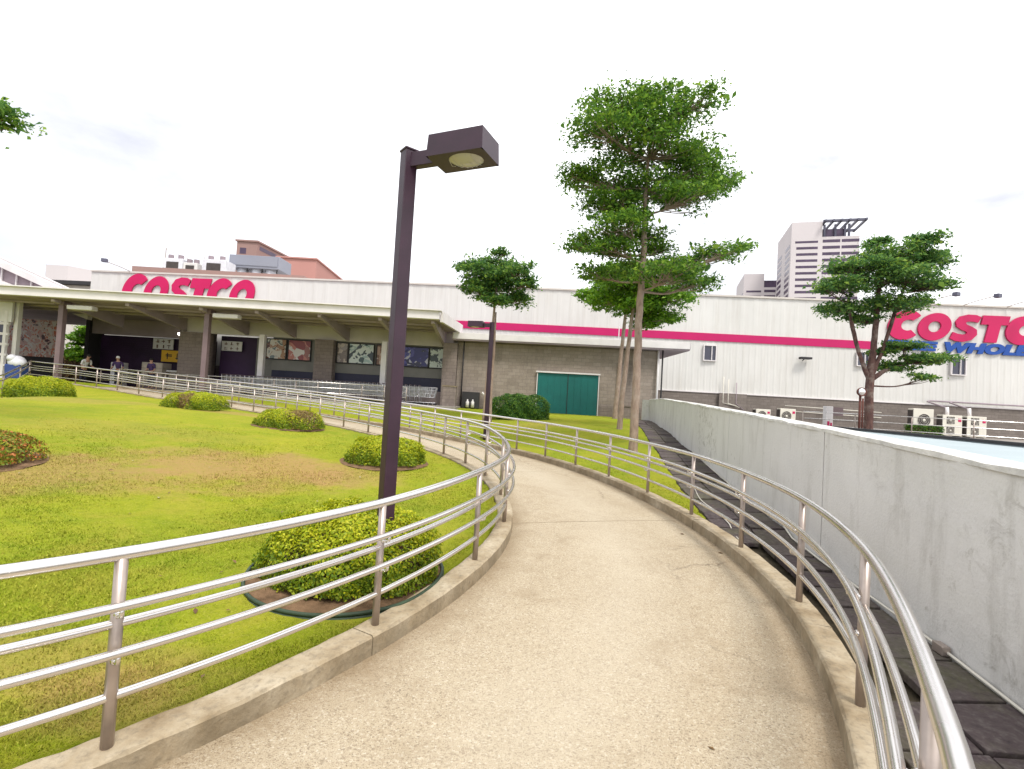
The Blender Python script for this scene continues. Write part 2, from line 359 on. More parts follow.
# ------------------------------------------------------------------ mesh helpers
class MB:
    def __init__(s): s.v = []; s.f = []
    def add(s, vs_, fs):
        o = len(s.v); s.v += [tuple(p) for p in vs_]; s.f += [tuple(i + o for i in f) for f in fs]; return s
    def box(s, c, d, rz=0.0, taper=1.0):
        x, y, z = d[0] / 2, d[1] / 2, d[2] / 2; cs, sn = math.cos(rz), math.sin(rz); vs_ = []
        for zz, t in ((-z, 1.0), (z, taper)):
            for xx, yy in ((-x, -y), (x, -y), (x, y), (-x, y)):
                xx2, yy2 = xx * t, yy * t
                vs_.append((c[0] + xx2 * cs - yy2 * sn, c[1] + xx2 * sn + yy2 * cs, c[2] + zz))
        return s.add(vs_, [(3, 2, 1, 0), (4, 5, 6, 7), (0, 1, 5, 4), (1, 2, 6, 5), (2, 3, 7, 6), (3, 0, 4, 7)])
    def wallbox(s, a, b, z0, z1, t, off=0.0):
        """upright slab from plan point a to b; its front face (towards -normal side) sits off metres in front of the line"""
        a = Vector(a); b = Vector(b); d = (b - a).normalized(); n = Vector((d.y, -d.x))   # towards the viewer for a->b left to right
        f0, f1 = a + n * off, b + n * off; k0, k1 = f0 - n * t, f1 - n * t
        z0a, z0b = z0 if isinstance(z0, tuple) else (z0, z0); z1a, z1b = z1 if isinstance(z1, tuple) else (z1, z1)
        vs_ = [(f0.x, f0.y, z0a), (f1.x, f1.y, z0b), (k1.x, k1.y, z0b), (k0.x, k0.y, z0a), (f0.x, f0.y, z1a), (f1.x, f1.y, z1b), (k1.x, k1.y, z1b), (k0.x, k0.y, z1a)]
        return s.add(vs_, [(3, 2, 1, 0), (4, 5, 6, 7), (0, 1, 5, 4), (1, 2, 6, 5), (2, 3, 7, 6), (3, 0, 4, 7)])
    def prism(s, poly, z0, z1):
        n = len(poly)
        vs_ = [(p[0], p[1], (z0 if not callable(z0) else z0(p))) for p in poly] + [(p[0], p[1], (z1 if not callable(z1) else z1(p))) for p in poly]
        return s.add(vs_, [tuple(range(n - 1, -1, -1)), tuple(range(n, 2 * n))] + [(i, (i + 1) % n, n + (i + 1) % n, n + i) for i in range(n)])
    def tube(s, pts, r, n=8, caps=True, closed=False):
        P = [Vector(p) for p in pts]; k = len(P); rs = r if isinstance(r, (list, tuple)) else [r] * k
        o = len(s.v); prev = None
        for i, p in enumerate(P):
            t = (P[(i + 1) % k] - P[i - 1]) if closed else (P[min(i + 1, k - 1)] - P[max(i - 1, 0)])
            t.normalize()
            ref = Vector((0, 0, 1)) if abs(t.z) < 0.95 else Vector((1, 0, 0))
            u = prev if prev is not None else t.cross(ref)
            u = (u - t * u.dot(t)); u.normalize(); prev = u; w = t.cross(u)
            for j in range(n):
                a = 2 * math.pi * j / n
                q = p + (u * math.cos(a) + w * math.sin(a)) * rs[i]; s.v.append(tuple(q))
        for i in range(k if closed else k - 1):
            i2 = (i + 1) % k
            for j in range(n):
                j2 = (j + 1) % n
                s.f.append((o + i * n + j, o + i * n + j2, o + i2 * n + j2, o + i2 * n + j))
        if caps and not closed:
            s.f.append(tuple(o + j for j in range(n - 1, -1, -1))); s.f.append(tuple(o + (k - 1) * n + j for j in range(n)))
        return s
    def ball(s, c, r, nu=10, nv=6):
        rx, ry, rz = r if isinstance(r, (tuple, list)) else (r, r, r); o = len(s.v)
        s.v.append((c[0], c[1], c[2] - rz))
        for i in range(1, nv):
            a = -math.pi / 2 + math.pi * i / nv
            for j in range(nu):
                b = 2 * math.pi * j / nu
                s.v.append((c[0] + rx * math.cos(a) * math.cos(b), c[1] + ry * math.cos(a) * math.sin(b), c[2] + rz * math.sin(a)))
        s.v.append((c[0], c[1], c[2] + rz)); top = len(s.v) - 1
        for j in range(nu):
            j2 = (j + 1) % nu
            s.f.append((o, o + 1 + j2, o + 1 + j)); s.f.append((top, o + 1 + (nv - 2) * nu + j, o + 1 + (nv - 2) * nu + j2))
            for i in range(nv - 2):
                a = o + 1 + i * nu; s.f.append((a + j, a + j2, a + nu + j2, a + nu + j))
        return s
    def build(s, name, mat, parent=None, smooth=False, bevel=0.0):
        me = bpy.data.meshes.new(name); off = Vector((0, 0, 0))
        if parent is not None:
            off = Vector(parent.get('_base', (0, 0, 0)))
        me.from_pydata([(x - off.x, y - off.y, z - off.z) for x, y, z in s.v], [], s.f); me.update()
        return link(me, name, mat, parent, smooth, bevel)

def link(me, name, mat, parent=None, smooth=False, bevel=0.0):
    o = bpy.data.objects.new(name, me); COL.objects.link(o)
    if mat is not None: me.materials.append(MT[mat] if isinstance(mat, str) else mat)
    if smooth: me.polygons.foreach_set('use_smooth', [True] * len(me.polygons))
    if parent is not None:
        o.parent = parent
        if '_base' in parent: o['_base'] = parent['_base']
    if bevel:
        bv = o.modifiers.new('bevel', 'BEVEL'); bv.width = bevel; bv.segments = 2; bv.limit_method = 'ANGLE'
    return o

def npmesh(name, V, Fc, mat, parent=None, smooth=False, k=4, mats=None, midx=None):
    me = bpy.data.meshes.new(name)
    if parent is not None and '_base' in parent: V = V - np.array(parent['_base'][:])
    me.vertices.add(len(V)); me.vertices.foreach_set('co', np.ascontiguousarray(V, np.float32).ravel())
    nf = len(Fc); me.loops.add(nf * k); me.loops.foreach_set('vertex_index', np.ascontiguousarray(Fc, np.int32).ravel())
    me.polygons.add(nf); me.polygons.foreach_set('loop_start', np.arange(0, nf * k, k, dtype=np.int32))
    me.polygons.foreach_set('loop_total', np.full(nf, k, np.int32))
    if mats:
        for q in mats: me.materials.append(MT[q])
        me.polygons.foreach_set('material_index', np.ascontiguousarray(midx, np.int32)); mat = None
    me.update(calc_edges=True); me.validate()
    return link(me, name, mat, parent, smooth)

def tag(o, label=None, cat=None, group=None, kind=None):
    if label: o['label'] = label
    if cat: o['category'] = cat
    if group: o['group'] = group
    if kind: o['kind'] = kind
    return o
def thing(name, base, label, cat, group=None, rz=0.0):
    o = bpy.data.objects.new(name, None); COL.objects.link(o); o.location = base; o.rotation_euler = (0, 0, rz)
    o.empty_display_size = 0.2
    o['_base'] = tuple(float(c) for c in base)
    return tag(o, label, cat, group)
def local_thing(name, label, cat, group=None):
    """a thing modelled round its own origin and placed afterwards"""
    return thing(name, (0, 0, 0), label, cat, group)
def copy_thing(root, loc, rz, label, group=None):
    def cp(o, parent):
        c = o.copy(); COL.objects.link(c); c.parent = parent
        for ch in [q for q in bpy.data.objects if q.parent == o]: cp(ch, c)
        return c
    kids = [q for q in bpy.data.objects if q.parent == root]
    r = root.copy(); COL.objects.link(r); r.location = loc; r.rotation_euler = (0, 0, rz); r['label'] = label
    if group: r['group'] = group
    for ch in kids: cp(ch, r)
    return r
def structure(o, label, cat):
    return tag(o, label, cat, None, 'structure')

def catmull(P, per=12):
    P = [np.array(p, float) for p in P]; out = []
    for i in range(len(P) - 1):
        p0 = P[i - 1] if i else 2 * P[0] - P[1]; p1, p2 = P[i], P[i + 1]
        p3 = P[i + 2] if i + 2 < len(P) else 2 * P[-1] - P[-2]
        for t in np.linspace(0, 1, per, endpoint=False):
            out.append(0.5 * (2 * p1 + (p2 - p0) * t + (2 * p0 - 5 * p1 + 4 * p2 - p3) * t * t + (3 * p1 - p0 - 3 * p2 + p3) * t ** 3))
    out.append(P[-1]); return np.array(out)

# ------------------------------------------------------------------ the walkway: its two edges (x, y, kerb top height)
INNER = [(-5.6, -0.05, 0.03), (-4.1, 0.62, 0.03), (-2.95, 1.30, 0.04), (-1.77, 2.36, 0.05), (-0.89, 3.68, 0.07), (-0.27, 5.05, 0.14), (0.0, 6.55, 0.17), (-0.08, 8.0, 0.24),
         (-0.40, 9.3, 0.33), (-0.88, 10.5, 0.38), (-1.5, 11.7, 0.41), (-2.28, 12.85, 0.45), (-3.2, 13.85, 0.51), (-4.16, 14.8, 0.56), (-5.21, 15.75, 0.61),
         (-6.34, 16.7, 0.66), (-7.5, 17.6, 0.70), (-8.67, 18.5, 0.74), (-9.89, 19.3, 0.77), (-11.19, 20.1, 0.83), (-12.47, 20.75, 0.87), (-13.82, 21.4, 0.91),
         (-15.31, 22.0, 0.97), (-16.8, 22.6, 1.06), (-18.25, 23.2, 1.16), (-19.73, 23.8, 1.24), (-21.26, 24.4, 1.32), (-22.9, 25.0, 1.38), (-24.7, 25.6, 1.45)]
OUTER = [(-4.3, -2.7, 0.03), (-2.7, -1.75, 0.04), (-0.9, -0.65, 0.06), (0.62, 0.66, 0.09), (1.29, 1.5, 0.10), (2.1, 2.92, 0.12), (2.6, 4.4, 0.15), (2.8, 5.94, 0.18), (2.77, 7.48, 0.21), (2.56, 9.1, 0.225),
         (2.18, 10.75, 0.245), (1.65, 12.2, 0.27), (1.0, 13.5, 0.30), (0.24, 14.8, 0.315), (-0.64, 15.9, 0.35), (-1.64, 16.85, 0.40), (-2.67, 17.8, 0.45), (-3.73, 18.7, 0.51),
         (-4.9, 19.5, 0.56), (-6.12, 20.3, 0.61), (-7.4, 21.05, 0.68), (-8.7, 21.75, 0.75), (-10.0, 22.3, 0.82), (-11.3, 22.8, 0.90), (-12.65, 23.3, 0.97), (-14.0, 23.8, 1.03),
         (-15.35, 24.35, 1.10), (-16.7, 24.9, 1.17), (-18.05, 25.45, 1.23), (-19.4, 25.95, 1.29), (-20.8, 26.5, 1.34)]
IN = catmull(INNER, 12); OU = catmull(OUTER, 12)
def resample(C, n):
    d = np.r_[0, np.cumsum(np.linalg.norm(np.diff(C[:, :2], axis=0), axis=1))]
    t = np.linspace(0, d[-1], n); return np.stack([np.interp(t, d, C[:, k]) for k in range(3)], 1)
def param(C, keys, n):
    """resample C so that the key vertex indices are spread evenly"""
    idx = np.interp(np.linspace(0, len(keys) - 1, n), np.arange(len(keys)), keys)
    return np.stack([np.interp(idx, np.arange(len(C)), C[:, k]) for k in range(3)], 1)
kin = [0, 12 * 1, 12 * 2, 12 * 3, 12 * 4, 12 * 5, 12 * 6, 12 * 7, 12 * 8, 12 * 9, 12 * 10, 12 * 11, 12 * 12, 12 * 13, 12 * 14, 12 * 16, 12 * 19, 12 * 23, 12 * 26]
kou = [0, 12 * 1, 12 * 2, 12 * 3.4, 12 * 4.8, 12 * 6.5, 12 * 7.8, 12 * 9, 12 * 10, 12 * 11, 12 * 12, 12 * 13, 12 * 14, 12 * 15, 12 * 16, 12 * 19, 12 * 22.5, 12 * 27, 12 * 30]
NP_ = 400
PI_ = param(IN, kin, NP_); PO_ = param(OU, kou, NP_)
CEN = (PI_ + PO_) / 2; HW = np.linalg.norm((PO_ - PI_)[:, :2], axis=1) / 2

def ribbon(A, B, dz, cross=12):
    V = []; F = []
    for i in range(len(A)):
        for j in range(cross + 1):
            t = j / cross; p = A[i] * (1 - t) + B[i] * t
            V.append((p[0], p[1], p[2] + dz + 0.012 * math.sin(math.pi * t)))
    for i in range(len(A) - 1):
        for j in range(cross):
            a = i * (cross + 1) + j; F.append((a, a + 1, a + cross + 2, a + cross + 1))
    return np.array(V), np.array(F)
V, F_ = ribbon(PI_, PO_, -0.14, 24)
F_ = F_[:, ::-1]
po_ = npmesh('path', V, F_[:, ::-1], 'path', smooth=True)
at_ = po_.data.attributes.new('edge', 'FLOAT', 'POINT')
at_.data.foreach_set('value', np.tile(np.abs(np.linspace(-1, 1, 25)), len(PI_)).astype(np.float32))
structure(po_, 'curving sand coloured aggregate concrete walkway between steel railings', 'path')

mbj = MB()
for st in (62, 139, 196, 258, 322):
    a, b = PI_[st], PO_[st]; dirv = (PI_[st + 1] - PI_[st]); dirv = dirv / np.linalg.norm(dirv[:2]) * 0.004
    for k in range(12):
        t0, t1 = 0.035 + k / 12 * 0.93, 0.035 + (k + 1) / 12 * 0.93
        q = [a * (1 - t) + b * t + np.array([0, 0, -0.14 + 0.012 * math.sin(math.pi * t) + 0.003]) for t in (t0, t1)]
        j = random.uniform(-0.3, 0.3)
        mbj.add([tuple(q[0] - dirv), tuple(q[1] - dirv * (1 + j)), tuple(q[1] + dirv), tuple(q[0] + dirv)], [(0, 1, 2, 3)])
structure(mbj.build('path_joint', 'jointmat'), 'thin dark expansion joints across the concrete walkway', 'path')
def normals2(C):
    t = np.gradient(C[:, :2], axis=0); t /= np.linalg.norm(t, axis=1)[:, None] + 1e-9
    return np.stack([-t[:, 1], t[:, 0]], 1)        # left of travel
def kerb(C, name, label):
    C = resample(C, 420); n = normals2(C); mb = MB(); w = 0.105
    seg = 30; i = 0
    prof = [(-w, -0.5), (-w, -0.014), (-w + 0.014, 0.0), (w - 0.014, 0.0), (w, -0.014), (w, -0.5)]
    while i < len(C) - 1:
        j = min(i + seg, len(C) - 1); o = len(mb.v); idx = list(range(i, j + 1)); jit = random.uniform(-0.004, 0.004)
        for q, kx in enumerate(idx):
            p = C[kx].copy()
            if q == len(idx) - 1 and kx < len(C) - 1:
                p = C[kx] + (C[kx - 1] - C[kx]) * 0.05
            for a, b in prof:
                wob = random.uniform(-0.005, 0.005)
                mb.v.append((p[0] + n[kx, 0] * (a + jit), p[1] + n[kx, 1] * (a + jit), p[2] + b + wob))
        m_ = len(prof)
        for q in range(len(idx) - 1):
            for a in range(m_ - 1): mb.f.append((o + q * m_ + a, o + q * m_ + a + 1, o + (q + 1) * m_ + a + 1, o + (q + 1) * m_ + a))
        mb.f.append(tuple(o + a for a in range(m_))); mb.f.append(tuple(o + (len(idx) - 1) * m_ + a for a in range(m_ - 1, -1, -1)))
        i = j
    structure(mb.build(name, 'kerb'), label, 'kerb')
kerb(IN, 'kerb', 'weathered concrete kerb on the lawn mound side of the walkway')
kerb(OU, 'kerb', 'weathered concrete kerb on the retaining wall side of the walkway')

# ------------------------------------------------------------------ terrain
def wallx(y): return 2.65 + 0.18 * y
pts = []
nI, nO = normals2(IN), normals2(OU)
for i in range(0, len(IN), 12): pts.append((IN[i, 0] + nI[i, 0] * 0.16, IN[i, 1] + nI[i, 1] * 0.16, IN[i, 2] - 0.03))
for i in range(0, len(OU), 12): pts.append((OU[i, 0] - nO[i, 0] * 0.16, OU[i, 1] - nO[i, 1] * 0.16, OU[i, 2] - 0.05))
SHR = dict(big=(-1.36, 4.60), second=(-2.44, 10.05), third=(-6.2, 14.15), fourth=(-10.5, 16.75), fifth=(-17.1, 18.2), red=(-7.25, 6.6))
pts += [(-1.3, 4.55, 0.07), (-2.3, 9.6, 0.34), (-5.9, 13.6, 0.60), (-10.2, 16.2, 0.86), (-16.4, 17.4, 0.92), (-6.6, 6.6, 0.50), (-3.4, 3.0, 0.10), (-5.2, 3.2, 0.22), (-4.2, 6.0, 0.28),
        (-4.5, 9.0, 0.42), (-8.5, 9.0, 0.68), (-8.5, 5.0, 0.5), (-13, 12, 0.86), (-14, 6, 0.7), (-19.6, 17.4, 0.45), (-21.5, 20.5, 0.6), (-26, 20, 0.7), (-24, 12, 0.6), (-30, 26, 1.2), (-34, 10, 0.5), (-14, -4, 0.2),
        (3.48, 14.0, 0.50), (4.17, 19, 0.88), (5.2, 25, 1.14), (0.44, 22, 0.90), (7.5, 27.5, 1.05), (1.5, 28.9, 1.13), (-3.2, 29.5, 1.14), (-2.2, 24, 0.95), (-6, 24.5, 1.0), (-10, 26, 1.1), (-18, 28, 1.14), (-26, 30, 1.14),
        (6.6, 22, 0.93), (5.5, 16, 0.64), (4.6, 11, 0.36), (3.6, 5, 0.13), (3.3, 3.2, 0.05), (3.0, 0, 0.0), (4, 31, 1.13), (-12, 31, 1.14), (2.6, -4, 0)]
pts = np.array(pts)
def tps_fit(P, z, lam=1e-3):
    n = len(P); d = np.linalg.norm(P[:, None] - P[None], axis=2); K = np.where(d > 0, d * d * np.log(d + 1e-12), 0) + lam * np.eye(n)
    A = np.zeros((n + 3, n + 3)); A[:n, :n] = K; Q = np.c_[np.ones(n), P]; A[:n, n:] = Q; A[n:, :n] = Q.T
    return np.linalg.solve(A, np.r_[z, 0, 0, 0])
TW = tps_fit(pts[:, :2], pts[:, 2], 0.02)
def ground_z(X):
    X = np.atleast_2d(X); out = np.zeros(len(X))
    for s in range(0, len(X), 20000):
        q = X[s:s + 20000]; d = np.linalg.norm(q[:, None] - pts[None, :, :2], axis=2)
        out[s:s + 20000] = np.where(d > 0, d * d * np.log(d + 1e-12), 0) @ TW[:-3] + TW[-3] + q @ TW[-2:]
    return out
def gz(x, y): return float(ground_z(np.array([[x, y]]))[0]) + float(strip_drop(np.array([[x, y]]))[0])
def corridor(X):
    """signed distance outside the walkway edge (negative inside)"""
    out = np.zeros(len(X)); zp = np.zeros(len(X))
    for s in range(0, len(X), 20000):
        q = X[s:s + 20000]; d = np.linalg.norm(q[:, None] - CEN[None, :, :2], axis=2); k = d.argmin(1)
        out[s:s + 20000] = d[np.arange(len(q)), k] - HW[k]; zp[s:s + 20000] = CEN[k, 2]
    return out, zp
def strip_drop(X):
    """the slab strip beside the wall lies a little lower than the turf and the kerb top"""
    d, zk = corridor(X); z = ground_z(X)
    near = (X[:, 0] > 0.3) & (X[:, 1] < 6.9) & (d > -0.3)
    out = np.where(near, np.minimum(z, zk - 0.10 + 0.0 * d) - z, 0.0)
    return np.where(near & (d > 0.9), np.minimum(out, -0.04), out)
def edge_dist(X):
    E = np.r_[PI_[:, :2], PO_[:, :2]]; out = np.zeros(len(X))
    for s in range(0, len(X), 20000):
        q = X[s:s + 20000]; out[s:s + 20000] = np.linalg.norm(q[:, None] - E[None], axis=2).min(1)
    return out

def axis_vals(a, b, fine0, fine1, f, c):
    v = list(np.arange(a, fine0, c)) + list(np.arange(fine0, fine1, f)) + list(np.arange(fine1, b + c, c)); return np.array(v)
xs = axis_vals(-34, 8.4, -7.0, 5.6, 0.11, 0.3); ys = axis_vals(-6, 30.6, -0.6, 14, 0.11, 0.25)
GX, GY = np.meshgrid(xs, ys); P2 = np.c_[GX.ravel(), GY.ravel()]
Z = ground_z(P2); dist, zp = corridor(P2); ins = dist < 0.0
Z = np.where(ins, np.minimum(Z, zp) - 0.32, Z + strip_drop(P2))
Z = np.where((P2[:, 0] > wallx(P2[:, 1]) - 0.98) & (P2[:, 1] < 27.5) & ~ins, Z - 0.035, Z)
Z = np.where((P2[:, 0] > 0.3) & (P2[:, 1] < 6.5) & ~ins, Z - 0.03, Z)
lump = np.sin(P2[:, 0] * 2.1 + 0.7 * np.sin(P2[:, 1] * 1.3)) * np.sin(P2[:, 1] * 1.7 + 1.0) * 0.012 + rng.normal(0, 0.004, len(P2))
Z = Z + np.where(dist > 0.25, lump, 0)
nx_, ny_ = len(xs), len(ys)
ii = (np.arange(ny_ - 1)[:, None] * nx_ + np.arange(nx_ - 1)[None]).ravel()
FQ = np.stack([ii, ii + 1, ii + nx_ + 1, ii + nx_], 1)
cen = P2[FQ].mean(1)
keep = (cen[:, 0] < wallx(cen[:, 1]) + 0.1)
bedm = (cen[:, 0] > 0.3) & (cen[:, 1] < 6.6) & keep
structure(npmesh('strip_bed', np.c_[P2, Z], FQ[bedm], 'darkearth', smooth=True), 'bare dark earth under and beside the slabs', 'soil')
keep &= ~bedm
structure(npmesh('lawn', np.c_[P2, Z], FQ[keep], 'lawn', smooth=True), 'mown yellow green lawn with dry patches on both sides of the walkway', 'lawn')

mb = MB(); mb.add([(-900, -400, -0.62), (900, -400, -0.62), (900, 1500, -0.62), (-900, 1500, -0.62)], [(0, 1, 2, 3)])
structure(mb.build('ground', 'earth'), 'open ground around the store grounds', 'ground')
# plaza in front of the store
pl = [(-45, 27.6), (-24.9, 25.4), (-21.4, 25.9), (-20.7, 27.0), (-14.2, 26.6), (-9, 26.3), (-2.9, 26.3), (-2.9, 29.6), (-17, 40), (-45, 45)]
mb = MB(); mb.prism(pl, 0.3, 1.22)
structure(mb.build('plaza', 'plaza'), 'paved forecourt under the store canopy', 'pavement')
# grass blades, denser near the viewer
def grass():
    N = 620000
    r = rng.uniform(1.2 ** -0.2, 11.0 ** -0.2, N) ** -5.0 if False else 1.3 * (15.0 / 1.3) ** rng.random(N)
    a = rng.uniform(R(-62), R(32), N); X = np.c_[np.sin(a) * r, np.cos(a) * r]
    d, _ = corridor(X); ok = (d > 0.12) & ~((X[:, 0] > 0.3) & (X[:, 1] < 6.6)) & (rng.random(N) < np.clip((15.5 - r) / 8.0, 0, 1)) & (X[:, 0] < wallx(X[:, 1]) - 1.05)
    for k, rad in (('big', 0.88), ('second', 0.86)):
        c = SHR[k]; ok &= np.hypot(X[:, 0] - c[0], X[:, 1] - c[1]) > rad
    X = X[ok]; r = r[ok]; n = len(X); z = ground_z(X)
    h = rng.uniform(0.008, 0.024, n) * (0.85 + r * 0.03); w = rng.uniform(0.0018, 0.0038, n) * (0.7 + r * 0.17)
    th = rng.uniform(0, 2 * np.pi, n); le = rng.uniform(0.2, 1.1, n) * h; ph = rng.uniform(0, 2 * np.pi, n)
    dx, dy = np.cos(th) * w, np.sin(th) * w
    base = np.c_[X, z - 0.004]
    V = np.empty((n, 3, 3)); V[:, 0] = base - np.c_[dx, dy, 0 * dx]; V[:, 1] = base + np.c_[dx, dy, 0 * dx]
    V[:, 2] = base + np.c_[np.cos(ph) * le, np.sin(ph) * le, h]
    o = npmesh('grass', V.reshape(-1, 3), np.arange(n * 3).reshape(-1, 3), 'blade', k=3)
    tag(o, 'short mown grass blades covering the lawn', 'grass', None, 'stuff')
grass()

# paved strip along the retaining wall: loose dark slabs
mb = MB(); y = 1.4
while y < 27.5:
    L = random.uniform(0.42, 0.5)
    for side in ((-3, -2, -1, 0, 1) if y < 6.6 else (0, 1)):
        x0 = wallx(y) - 1.0 + side * 0.50; x0 += random.uniform(-0.01, 0.01)
        if corridor(np.array([[x0, y], [x0 + 0.1, y + L], [x0 + 0.25, y]]))[0].min() < -0.05: continue
        zc = [gz(x0 + dx, y + dy) for dx, dy in ((0, 0), (0.49, 0), (0.49, L), (0, L))]
        t = random.uniform(0.004, 0.022); sk = 0.18 * L
        q = [(x0, y), (x0 + 0.475, y), (x0 + 0.475 + sk, y + L - 0.03), (x0 + sk, y + L - 0.03)]
        tl = [random.uniform(-0.010, 0.010) for _ in range(4)]
        v_ = [(p[0], p[1], zz - 0.03) for p, zz in zip(q, zc)] + [(p[0], p[1], zz + t + 0.012 + k_) for p, zz, k_ in zip(q, zc, tl)]
        mb.add(v_, [(3, 2, 1, 0), (4, 5, 6, 7), (0, 1, 5, 4), (1, 2, 6, 5), (2, 3, 7, 6), (3, 0, 4, 7)])
    y += L
structure(mb.build('paved_strip', 'slab', bevel=0.006), 'strip of dark brown slabs along the foot of the retaining wall', 'paving')

# ------------------------------------------------------------------ railings
def railing(C, CTRL, first, label, side, detail_y=13.0):
    """C dense curve, CTRL posts; side = +1 when the walkway lies to the left of travel"""
    base = CTRL[len(CTRL) // 2]
    root = thing('metal_railing', base, label, 'railing')
    C = resample(C, 300); n = normals2(C) * side
    def curve(h, off): return [(C[i, 0] + n[i, 0] * off, C[i, 1] + n[i, 1] * off, C[i, 2] + h) for i in range(len(C))]
    MB().tube(curve(0.88, 0), 0.031, 14).build('top_rail', 'steel', root, True)
    for h, off in ((0.665, 0.085), (0.56, 0.0), (0.455, 0.085), (0.225, 0.0)):
        MB().tube(curve(h, off), 0.021, 10).build('rail', 'steel', root, True)
    for k, p in enumerate(CTRL):
        i = int(np.argmin(np.linalg.norm(C[:, :2] - np.array(p[:2]), axis=1))); nn = n[i]
        po = MB().tube([(p[0], p[1], p[2] - 0.05), (p[0], p[1], p[2] + 0.865)], 0.027, 12).build('post', 'post', root, True)
        if p[1] < detail_y:
            for h in (0.665, 0.455):
                b = MB(); z = p[2] + h
                b.tube([(p[0], p[1], z - 0.055), (p[0] + nn[0] * 0.05, p[1] + nn[1] * 0.05, z - 0.058), (p[0] + nn[0] * 0.08, p[1] + nn[1] * 0.08, z - 0.045), (p[0] + nn[0] * 0.085, p[1] + nn[1] * 0.085, z - 0.01)], 0.010, 8)
                b.ball((p[0] + nn[0] * 0.026, p[1] + nn[1] * 0.026, z - 0.055), 0.020, 8, 6)
                b.build('bracket', 'steel', po, True)
    return root
railing(IN, INNER, 0, 'curved stainless steel railing beside the lawn mound, nearer the street lamp', -1)
railing(OU, OUTER, 0, 'curved stainless steel railing on the outer kerb beside the grey wall', 1)

# handrail of the steps at the far left
root = thing('step_handrail', (-24.7, 25.6, 1.22), 'sloping double steel handrail coming down from the far end of the walkway', 'handrail')
for dh in (0.0, -0.22, -0.55):
    MB().tube([(-24.75, 25.7, 2.36 + dh), (-22.4, 22.8, 1.98 + dh), (-20.3, 20.0, 1.60 + dh), (-18.6, 17.0, 1.25 + dh)], 0.035, 8).build('rail', 'steel', root, True)
for x, y, z in ((-24.75, 25.7, 2.36), (-22.4, 22.8, 1.98), (-20.3, 20.0, 1.60), (-18.6, 17.0, 1.25)):
    MB().tube([(x, y, gz(x, y) - 0.1), (x, y, z)], 0.03, 8).build('post', 'post', root, True)
# straight rail along the forecourt edge in front of the trolleys
root = thing('forecourt_rail', (-12.0, 26.8, 1.22), 'straight steel barrier along the forecourt edge in front of the trolleys', 'railing')
for h in (0.35, 0.62, 0.9):
    MB().tube([(-22.4, 27.25, 1.22 + h), (-14.2, 27.0, 1.22 + h), (-5.6, 26.7, 1.22 + h)], 0.022, 8).build('rail', 'steel', root, True)
for k in range(15):
    t = k / 14; x = -22.4 + 16.8 * t; y = 27.25 - 0.55 * t
    MB().tube([(x, y, 1.2), (x, y, 2.12)], 0.022, 8).build('post', 'post', root, True)

